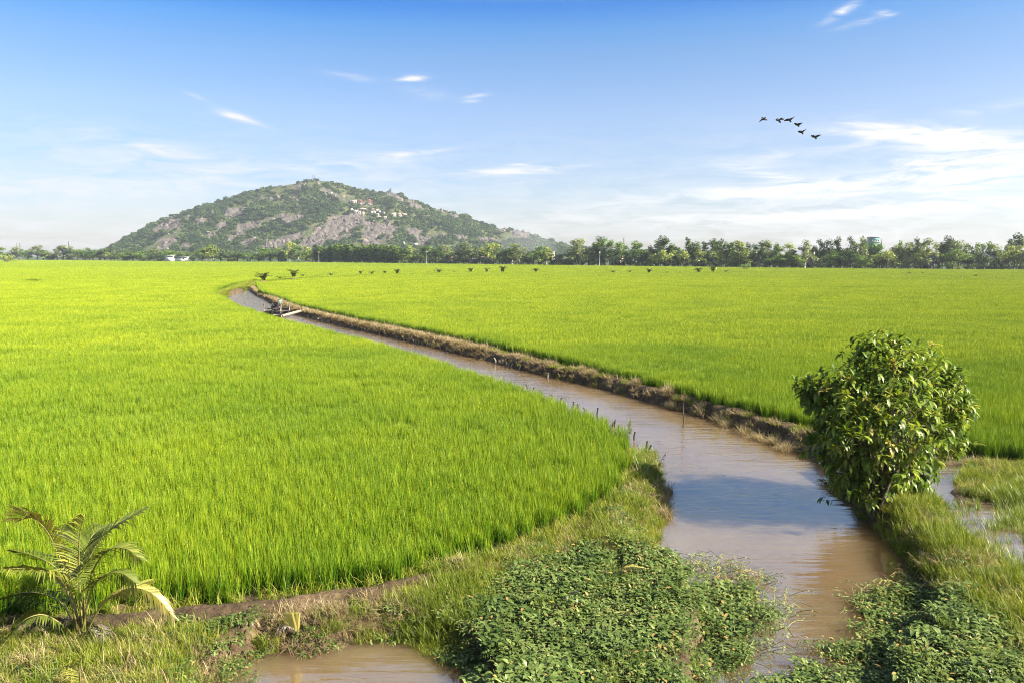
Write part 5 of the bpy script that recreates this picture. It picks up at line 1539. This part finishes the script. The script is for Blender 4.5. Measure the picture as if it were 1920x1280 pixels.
for hd, ct, tl, lt, le, rt, re, lab in BIRDS:
    o = empty('flying_bird', bp(ct)); c0 = Vector(o.location)
    H, T_ = bp(hd, -.12) - c0, bp(tl, .12) - c0
    q = MB()
    q.tube([tuple(H * 1.25), tuple(H), tuple(H * .6), (0, 0, 0), tuple(T_ * .5), tuple(T_ * .8), tuple(T_)], [.01, .035, .045, .07, .05, .04, .05], 8)
    n0 = q.n
    for tip, elb in ((lt, le), (rt, re)):
        A, B_, C_ = Vector((0, 0, .01)), bp(elb, -.10) - c0, bp(tip, .05) - c0
        ch = Vector((0, .12, -.03)) + T_.normalized() * .05
        pts_, w_ = [A, A.lerp(B_, .5), B_, B_.lerp(C_, .5), C_], [.14, .17, .16, .11, .04]
        Vv, Ff = [], []
        for p, w in zip(pts_, w_):
            cd = ch.normalized() * w
            Vv += [tuple(p - cd * .7 + Vector((0, 0, .0))), tuple(p + Vector((0, 0, .016))), tuple(p + cd), tuple(p - Vector((0, 0, .016)))]
        for i in range(4):
            for k in range(4): Ff.append((i * 4 + k, i * 4 + (k + 1) % 4, i * 4 + 4 + (k + 1) % 4, i * 4 + 4 + k))
        Ff += [(0, 1, 2, 3), (19, 18, 17, 16)]
        q.add(Vv, Ff)
    q.build('body', M_BIRD, o)
    tag(o, lab, 'bird', 'flock of black birds')

# ------------------------------------------------------------------ buildings
M_WALL = plain_mat('pale_plaster', (0.72, 0.70, 0.66), (0.84, 0.82, 0.78), .4, .9)
M_CREAM = plain_mat('cream_plaster', (0.40, 0.34, 0.27), (0.52, 0.45, 0.36), .4, .9)
M_GREYW = plain_mat('grey_cladding', (0.34, 0.34, 0.36), (0.44, 0.44, 0.46), .4, .8)
M_TIN = plain_mat('tin_roof', (0.42, 0.42, 0.43), (0.58, 0.58, 0.58), .5, .5)
M_TILE = plain_mat('brick_red_tiles', (0.17, 0.055, 0.04), (0.28, 0.10, 0.07), .6, .8)
M_PINKT = plain_mat('faded_tiles', (0.45, 0.30, 0.24), (0.58, 0.42, 0.34), .6, .8)
M_BLUET = plain_mat('blue_tin', (0.06, 0.10, 0.22), (0.10, 0.15, 0.30), .6, .6)
M_DARKW = plain_mat('dark_opening', (0.012, 0.012, 0.014), (0.03, 0.03, 0.034), 1, .4)
M_TEAL = plain_mat('green_glass_panels', (0.10, 0.24, 0.22), (0.16, 0.32, 0.29), .3, .3)
M_WHITE = plain_mat('white_paint', (0.52, 0.50, 0.46), (0.62, 0.60, 0.56), .4, .8)


def gable(mb, w, d, z, h, over=.4):
    x, y = w / 2 + over, d / 2 + over
    t = .18
    q = [(-x, -y, z), (x, -y, z), (x, y, z), (-x, y, z), (-x, 0, z + h), (x, 0, z + h)]
    lo = [(a, b, c - t) for a, b, c in q]
    mb.add(q + lo, [(0, 1, 5, 4), (2, 3, 4, 5), (7, 6, 10, 11), (9, 8, 11, 10), (0, 6, 7, 1), (2, 8, 9, 3), (0, 4, 10, 6), (4, 3, 9, 10), (1, 7, 11, 5), (5, 11, 8, 2)])


def hip(mb, w, d, z, h, over=.6, flare=0.0):
    x, y = w / 2 + over, d / 2 + over
    t = .2
    r_ = max(0, w - d) / 2
    q = [(-x, -y, z + flare), (x, -y, z + flare), (x, y, z + flare), (-x, y, z + flare), (-r_ - .3, 0, z + h), (r_ + .3, 0, z + h)]
    lo = [(-x, -y, z - t + flare), (x, -y, z - t + flare), (x, y, z - t + flare), (-x, y, z - t + flare)]
    mb.add(q + lo, [(0, 1, 5, 4), (1, 2, 5), (2, 3, 4, 5), (3, 0, 4), (0, 6, 7, 1), (1, 7, 8, 2), (2, 8, 9, 3), (3, 9, 6, 0), (6, 9, 8, 7)])


def building(name, label, b, w, d, h, wall, roof, rh=1.5, kind='hip', win=3, rz=0.0, door=True, storeys=1, cat='building', group=None):
    o = empty(name, b, rz)
    tag(o, label, cat, group)
    q = MB(); q.box((0, 0, h / 2 - 1), (w, d, h + 2)); q.build('wall', wall, o)
    q = MB()
    if kind == 'hip': hip(q, w, d, h, rh)
    elif kind == 'gable': gable(q, w, d, h, rh)
    else: q.box((0, 0, h + .15), (w + .6, d + .6, .3))
    q.build('roof', roof, o)
    for s in range(storeys):
        z = (s + .55) * h / storeys
        for k in range(win):
            x = (k + .5) / win * w - w / 2
            q = MB(); q.box((x, -d / 2 - .03, z), (w / win * .42, .12, h / storeys * .42)); q.build('window', M_DARKW, o)
    if door:
        q = MB(); q.box((w * .40, -d / 2 - .04, 1.0), (min(1.4, w * .14), .12, 2.0)); q.build('door', M_DARKW, o)
    return o


# by the tree line
y = edge_y(333) - 4
m2 = y / F                                    # metres per photo pixel at that depth
b = Vector((PD(333, 489, y).x, y, 0))
o = empty('field_shed', b); tag(o, 'long low whitish shed with a stepped flat roof at the left field edge', 'shed')
zb = PD(333, 479.3, y).z; zl = PD(333, 481.3, y).z
q = MB(); q.box((-21 * m2 + 8.5 * m2, 0, zl / 2), (17 * m2, 7, zl)); q.build('wall', M_WALL, o)
q = MB(); q.box((8.5 * m2, .3, zl / 2 - .3), (25 * m2, 6.6, zl - .6)); q.build('wall', M_WALL, o)
q = MB(); q.box((-12.5 * m2, -.3, zb - .25), (18.5 * m2, 8.4, .4)); q.build('roof', M_WHITE, o)
q = MB(); q.box((9 * m2, 0, zl - .35), (26 * m2, 8.0, .3)); q.build('roof', M_TIN, o)
for k in range(5):
    q = MB(); q.box((-2 * m2 + k * 2.3 * m2, -3.05, zl - 1.5), (.7, .14, .8)); q.build('window', M_DARKW, o)
q = MB(); q.box((13.5 * m2, -3.05, zl - 2.3), (1.6, .14, .9)); q.build('window', M_DARKW, o)
for u, v, w, h, wl, rf, kd, lab, nm in [
        (95, 484.5, 11, 3.0, M_WHITE, M_TIN, 'gable', 'tiny white hut with a pale roof far left in front of the trees', 'field_hut'),
        (467, 483, 5, 2.5, M_WHITE, M_TIN, 'gable', 'tiny white pavilion among dark trees right of the first power pole', 'pavilion'),
        (531, 487.5, 9, 2.4, M_BLUET, M_BLUET, 'gable', 'low hut with a blue roof before dark trees left of the plantation', 'field_hut'),
        (850, 484, 14, 4.5, M_CREAM, M_PINKT, 'gable', 'house with a faded roof half hidden behind trees right of the third power pole', 'house'),
        (886, 486, 16, 5.0, M_BLUET, M_TIN, 'gable', 'bluish house behind the trees under the right slope of the hill', 'house'),
        (906, 484, 9, 4.0, M_WHITE, M_PINKT, 'gable', 'small white house behind the trees left of the yellowish eucalypt pair', 'house'),
        (1313, 484.5, 19, 5.0, M_GREYW, M_TIN, 'gable', 'grey gabled house half hidden in trees behind the palm row', 'house'),
        (1160, 486, 22, 4.6, M_CREAM, M_PINKT, 'gable', 'cream house glimpsed between trunks right of the fourth power pole', 'house'),
        (1507, 489, 14, 4.0, M_WHITE, M_TIN, 'gable', 'white house glimpsed under the airy eucalypt left of the fifth power pole', 'house'),
        (1850, 484, 22, 6.0, M_CREAM, M_TIN, 'gable', 'house with a long white veranda roof showing between the trees at right', 'house'),
        (1740, 487, 12, 4.0, M_GREYW, M_BLUET, 'gable', 'small bluish house deep in the trees under the tallest right-hand crowns', 'house')]:
    y = edge_y(u) + (14 if nm == 'house' else 6)
    t = PD(u, v, y)
    hh_ = max(2.2, t.z)
    building(nm, lab, (t.x, y, 0), w / F * y, 7, hh_, wl, rf, 1.3 if w < 12 else 2.0, kd, max(1, w // 6), 0, True)
# cream warehouse
y = edge_y(1048) + 22
b = PD(1048, 478, y)
o = empty('warehouse', (b.x, y, 0)); tag(o, 'cream warehouse with a long sloping pale roof between tree groups right of the hill', 'warehouse')
m2 = y / F
z1, z2, z3 = PD(0, 472.5, y).z, PD(0, 480, y).z, PD(0, 486, y).z
q = MB(); q.box((-13 * m2, 2, z1 / 2), (10 * m2, 6, z1)); q.build('wall', M_CREAM, o)
q = MB(); q.box((9 * m2, 0, z3 / 2), (20 * m2, 8, z3)); q.build('wall', M_CREAM, o)
q = MB(); q.box((-13 * m2, 2, z1 + .15), (11 * m2, 7, .3)); q.build('roof', M_PINKT, o)
q = MB(); x0, x1 = -3 * m2, 21 * m2
q.add([(x0, -5, z2 - 1), (x1, -5, z3 + .1), (x1, 5, z3 + .1), (x0, 5, z2 - 1), (x0, -5, z2 - 1.3), (x1, -5, z3 - .2), (x1, 5, z3 - .2), (x0, 5, z2 - 1.3)], [(0, 1, 2, 3), (7, 6, 5, 4), (0, 4, 5, 1), (1, 5, 6, 2), (2, 6, 7, 3), (3, 7, 4, 0)])
q.build('roof', M_WHITE, o)
for k in range(4):
    q = MB(); q.box((4 * m2 + k * 4 * m2, -4.05, z3 * .5), (1.2, .14, 1.2)); q.build('window', M_DARKW, o)
# the green tower block behind the wood
y = 760.0
b = PD(1636.5, 470, y); zt = PD(0, 444.3, y).z; m2 = y / F
o = empty('tower_block', (b.x, y, 0)); tag(o, 'square tower block with a teal glass top rising above the trees at right', 'building')
q = MB(); q.box((0, 0, zt / 2 - 1.5), (17 * m2, 9, zt - 3)); q.build('wall', M_TEAL, o)
q = MB(); q.box((0, 0, zt - .4), (18 * m2, 9.6, .5)); q.build('roof', M_GREYW, o)
q = MB(); q.box((0, 0, zt - 2.1), (16 * m2, 8.6, 2.7)); q.build('glass_band', M_TEAL, o)
q = MB(); q.box((1.2 * m2, -.3, zt - 5.0), (18 * m2, 9.8, .5)); q.build('ledge', M_WHITE, o)
for k in range(4):
    q = MB(); q.box((-6 * m2 + k * 4 * m2, -4.5, zt - 3.9), (2.6 * m2, .25, 1.3)); q.build('window', M_DARKW, o)
# masts
M_STEEL = plain_mat('galvanised_steel', (0.22, 0.22, 0.24), (0.34, 0.34, 0.36), 1, .6, metal=.3)


def mast(u, vb, vt, y, w, lab, cat='mast', red=False, arms=3, b=None):
    t = PD(u, vt, y)
    b = b if b is not None else Vector((t.x, y, 0))
    h = t.z - b.z
    o = empty('radio_mast', b); tag(o, lab, cat)
    q = MB()
    for k in range(3):
        a = k * 2.094
        q.tube([(math.cos(a) * w, math.sin(a) * w, -1), (math.cos(a) * w * .35, math.sin(a) * w * .35, h)], w * .16, 4)
    n = 8
    for k in range(n):
        z0, z1 = h * k / n, h * (k + 1) / n
        for j in range(3):
            a, c = j * 2.094, (j + 1) * 2.094
            f0, f1 = w * (1 - .65 * k / n), w * (1 - .65 * (k + 1) / n)
            q.tube([(math.cos(a) * f0, math.sin(a) * f0, z0), (math.cos(c) * f1, math.sin(c) * f1, z1)], w * .08, 3, cap=False)
    q.build('lattice', M_STEEL, o)
    for k in range(arms):
        q = MB(); q.box((w * (.7 if k % 2 else -.7), -w * .6, h * (.96 - .07 * k)), (w * .5, w * .35, h * .05)); q.build('antenna', M_WHITE, o)
    return o


mast(31.5, 487, 456, edge_y(31) + 60, 1.1, 'left of two thin radio masts behind the trees at far left')
mast(37, 487, 456.5, edge_y(37) + 70, 1.0, 'right of two thin radio masts behind the trees at far left', arms=2)
mast(128.5, 487, 453.5, edge_y(128) + 60, 1.2, 'single tall radio mast behind the trees between the huts and the hill')
mast(1169.5, 490, 446, edge_y(1169) + 50, .7, 'thin aerial mast above the trees right of the fourth power pole', arms=1)
mast(1653, 490, 449.5, edge_y(1653) + 50, .7, 'thin aerial just right of the teal tower block', arms=1)
hb = on_hill(501, 468)
mast(501, 468, 448, hb.y, 2.2, 'white telecom mast at the foot of the hill before bare rock', b=hb)
for u, lab in ((586.5, 'left of the two aerials on the hill summit'), (590, 'right of the two aerials on the hill summit')):
    hb = on_hill(u, 341); mast(u, 341, 328.5, hb.y, 1.1, lab, b=hb, arms=1)

# the temple and its terraces on the hillside
HB = [  # u, base v, width, height (photo pixels), wall, roof, roof kind, label, storeys
    (664, 381, 10, 5.5, M_CREAM, M_PINKT, 'gable', 'cream hall with a faded roof, leftmost of the upper temple row', 1),
    (676.5, 383, 11, 5, M_CREAM, M_TILE, 'tier', 'two-tiered red roofed pagoda, left one of the pair on the hillside', 1),
    (692.5, 383, 13, 5.5, M_CREAM, M_TILE, 'tier', 'two-tiered red roofed pagoda, right one of the pair on the hillside', 1),
    (660.5, 398.5, 5, 8, M_CREAM, M_PINKT, 'hip', 'narrow cream gate tower at the left end of the white colonnade', 1),
    (667, 398, 9, 4.5, M_WHITE, M_TILE, 'flat', 'white colonnade with dark openings on the hillside terrace', 1),
    (680, 395, 17, 4, M_DARKW, M_CREAM, 'hip', 'wide temple hall with a pale curved roof and dark front', 1),
    (673.5, 401, 6, 4.5, M_CREAM, M_WHITE, 'flat', 'left small cream block below the wide temple hall', 1),
    (681, 401.5, 5, 5, M_CREAM, M_WHITE, 'flat', 'right small cream block below the wide temple hall', 1),
    (698, 394, 11, 3, M_CREAM, M_PINKT, 'hip', 'pale roofed house at the top of the white terraces', 1),
    (707, 396, 9, 4, M_CREAM, M_WHITE, 'flat', 'white block second from the top of the terraces', 1),
    (697.5, 399.5, 4.5, 3.5, M_WHITE, M_WHITE, 'flat', 'small white block at the left end of the middle terrace', 1),
    (702.5, 400, 4.5, 4, M_WHITE, M_WHITE, 'flat', 'small white block in the middle of the middle terrace', 1),
    (712, 398.5, 4, 3.5, M_WHITE, M_WHITE, 'flat', 'left of three small white blocks stepping down to the right', 1),
    (716.5, 400, 4, 4, M_WHITE, M_WHITE, 'flat', 'middle of three small white blocks stepping down to the right', 1),
    (720.5, 401, 3.5, 3.5, M_WHITE, M_WHITE, 'flat', 'right of three small white blocks stepping down to the right', 1),
    (705.5, 404, 11, 3.5, M_CREAM, M_WHITE, 'flat', 'long cream terrace block below the middle terrace', 1),
    (711, 409.5, 9, 4.5, M_WHITE, M_PINKT, 'hip', 'white house lowest of the terraces, above the bare rock', 1),
    (722, 410, 6, 4, M_CREAM, M_PINKT, 'gable', 'small cream house right of the lowest white house', 1),
    (738, 405, 9, 5.5, M_PINKT, M_PINKT, 'gable', 'pinkish house with a long roof, left of the hillside pair', 1),
    (750, 405, 6, 4.5, M_WHITE, M_PINKT, 'hip', 'left house of the pair with faded roofs at the right end of the temple', 1),
    (758.5, 405, 9, 4.5, M_CREAM, M_PINKT, 'hip', 'right house of the pair with faded roofs at the right end of the temple', 1),
    (629, 397.5, 4, 2.5, M_WHITE, M_TIN, 'gable', 'lone tiny white hut in scrub left of the temple', 1),
    (781, 401, 3, 2.5, M_WHITE, M_TIN, 'gable', 'lone tiny white hut in scrub right of the temple', 1),
    (622, 363, 5, 2.5, M_CREAM, M_TIN, 'gable', 'tiny cream building high on the slope under the summit', 1),
    (610, 366, 6, 2.5, M_CREAM, M_PINKT, 'gable', 'small cream building on the upper slope left of the others', 1),
    (756, 457, 7, 3, M_WHITE, M_TIN, 'gable', 'left white house at the foot of the hill above the trees', 1),
    (780, 459, 8, 3, M_WHITE, M_TIN, 'gable', 'right white house at the foot of the hill above the trees', 1),
    (241, 444.5, 6, 3, M_WHITE, M_TIN, 'gable', 'tiny white house on the left shoulder of the hill', 1),
    (214, 470, 7, 3, M_WHITE, M_TIN, 'gable', 'small white house above the trees at the left foot of the hill', 1),
    (484, 475.5, 11, 3, M_WHITE, M_TIN, 'gable', 'long white roofed building at the hill foot between dark trees', 1)]
for u, v, w, h, wl, rf, kd, lab, st_ in HB:
    b = on_hill(u, v)
    k = b.y / F
    W_, H_ = w * k, h * k
    rh = H_ * .45
    nm = 'temple_hall' if kd == 'tier' or 'temple' in lab[:20] else 'hillside_house'
    o = building(nm, lab, (b.x, b.y - 3, b.z - 1.0), W_, min(9, max(5, W_ * .6)), H_ * (.55 if kd != 'flat' else .8) + .6, wl, rf, rh, 'hip' if kd == 'tier' else kd, 2 if W_ < 9 else 4, 0, W_ > 6, 1, 'temple' if nm == 'temple_hall' else 'house')
    if kd == 'tier':
        z = H_ * .62 + .5 + rh * .55
        q = MB(); q.box((0, 0, z + .9), (W_ * .55, 4, 2.4)); q.build('upper_wall', M_CREAM, o)
        q = MB(); hip(q, W_ * .6, 4.5, z + 2.0, rh * 1.1, .9); q.build('upper_roof', rf, o)
# lone tree on the crag below the summit
hb = on_hill(732, 363)
tm, cm = BANK['broad'][0]
o = empty('broadleaf_tree', hb); o.scale = (7.5, 7.5, 13)
link('trunk', tm, o); c_ = link('crown', cm, o); c_.material_slots[0].link = 'OBJECT'; c_.material_slots[0].material = TONES['dark']
tag(o, 'lone dark tree standing on the rocky crag right of the summit', 'tree')

# thin smoke drifting at the foot of the hill
m, nt, out = mat('smoke')
vo = nd(nt, 'ShaderNodeVolumePrincipled', {'Color': (0.9, 0.92, 0.95, 1), 'Density': 0.0022, 'Anisotropy': 0.2})
nt.links.new(vo.outputs[0], out.inputs[1])
q = MB()
th = np.linspace(0, math.pi, 13); ph = np.linspace(0, 2 * math.pi, 24, endpoint=False)
vv_ = [(math.sin(a) * math.cos(p) * 40, math.sin(a) * math.sin(p) * 40, math.cos(a) * 24) for a in th for p in ph]
q.add(vv_, [(i * 24 + k, (i + 1) * 24 + k, (i + 1) * 24 + (k + 1) % 24, i * 24 + (k + 1) % 24) for i in range(12) for k in range(24)])
o = q.build('smoke', m, None, True); c = PD(992, 458, 1100.0); o.location = c
tag(o, 'thin pale smoke drifting behind the trees at the right foot of the hill', 'smoke', kind='stuff')
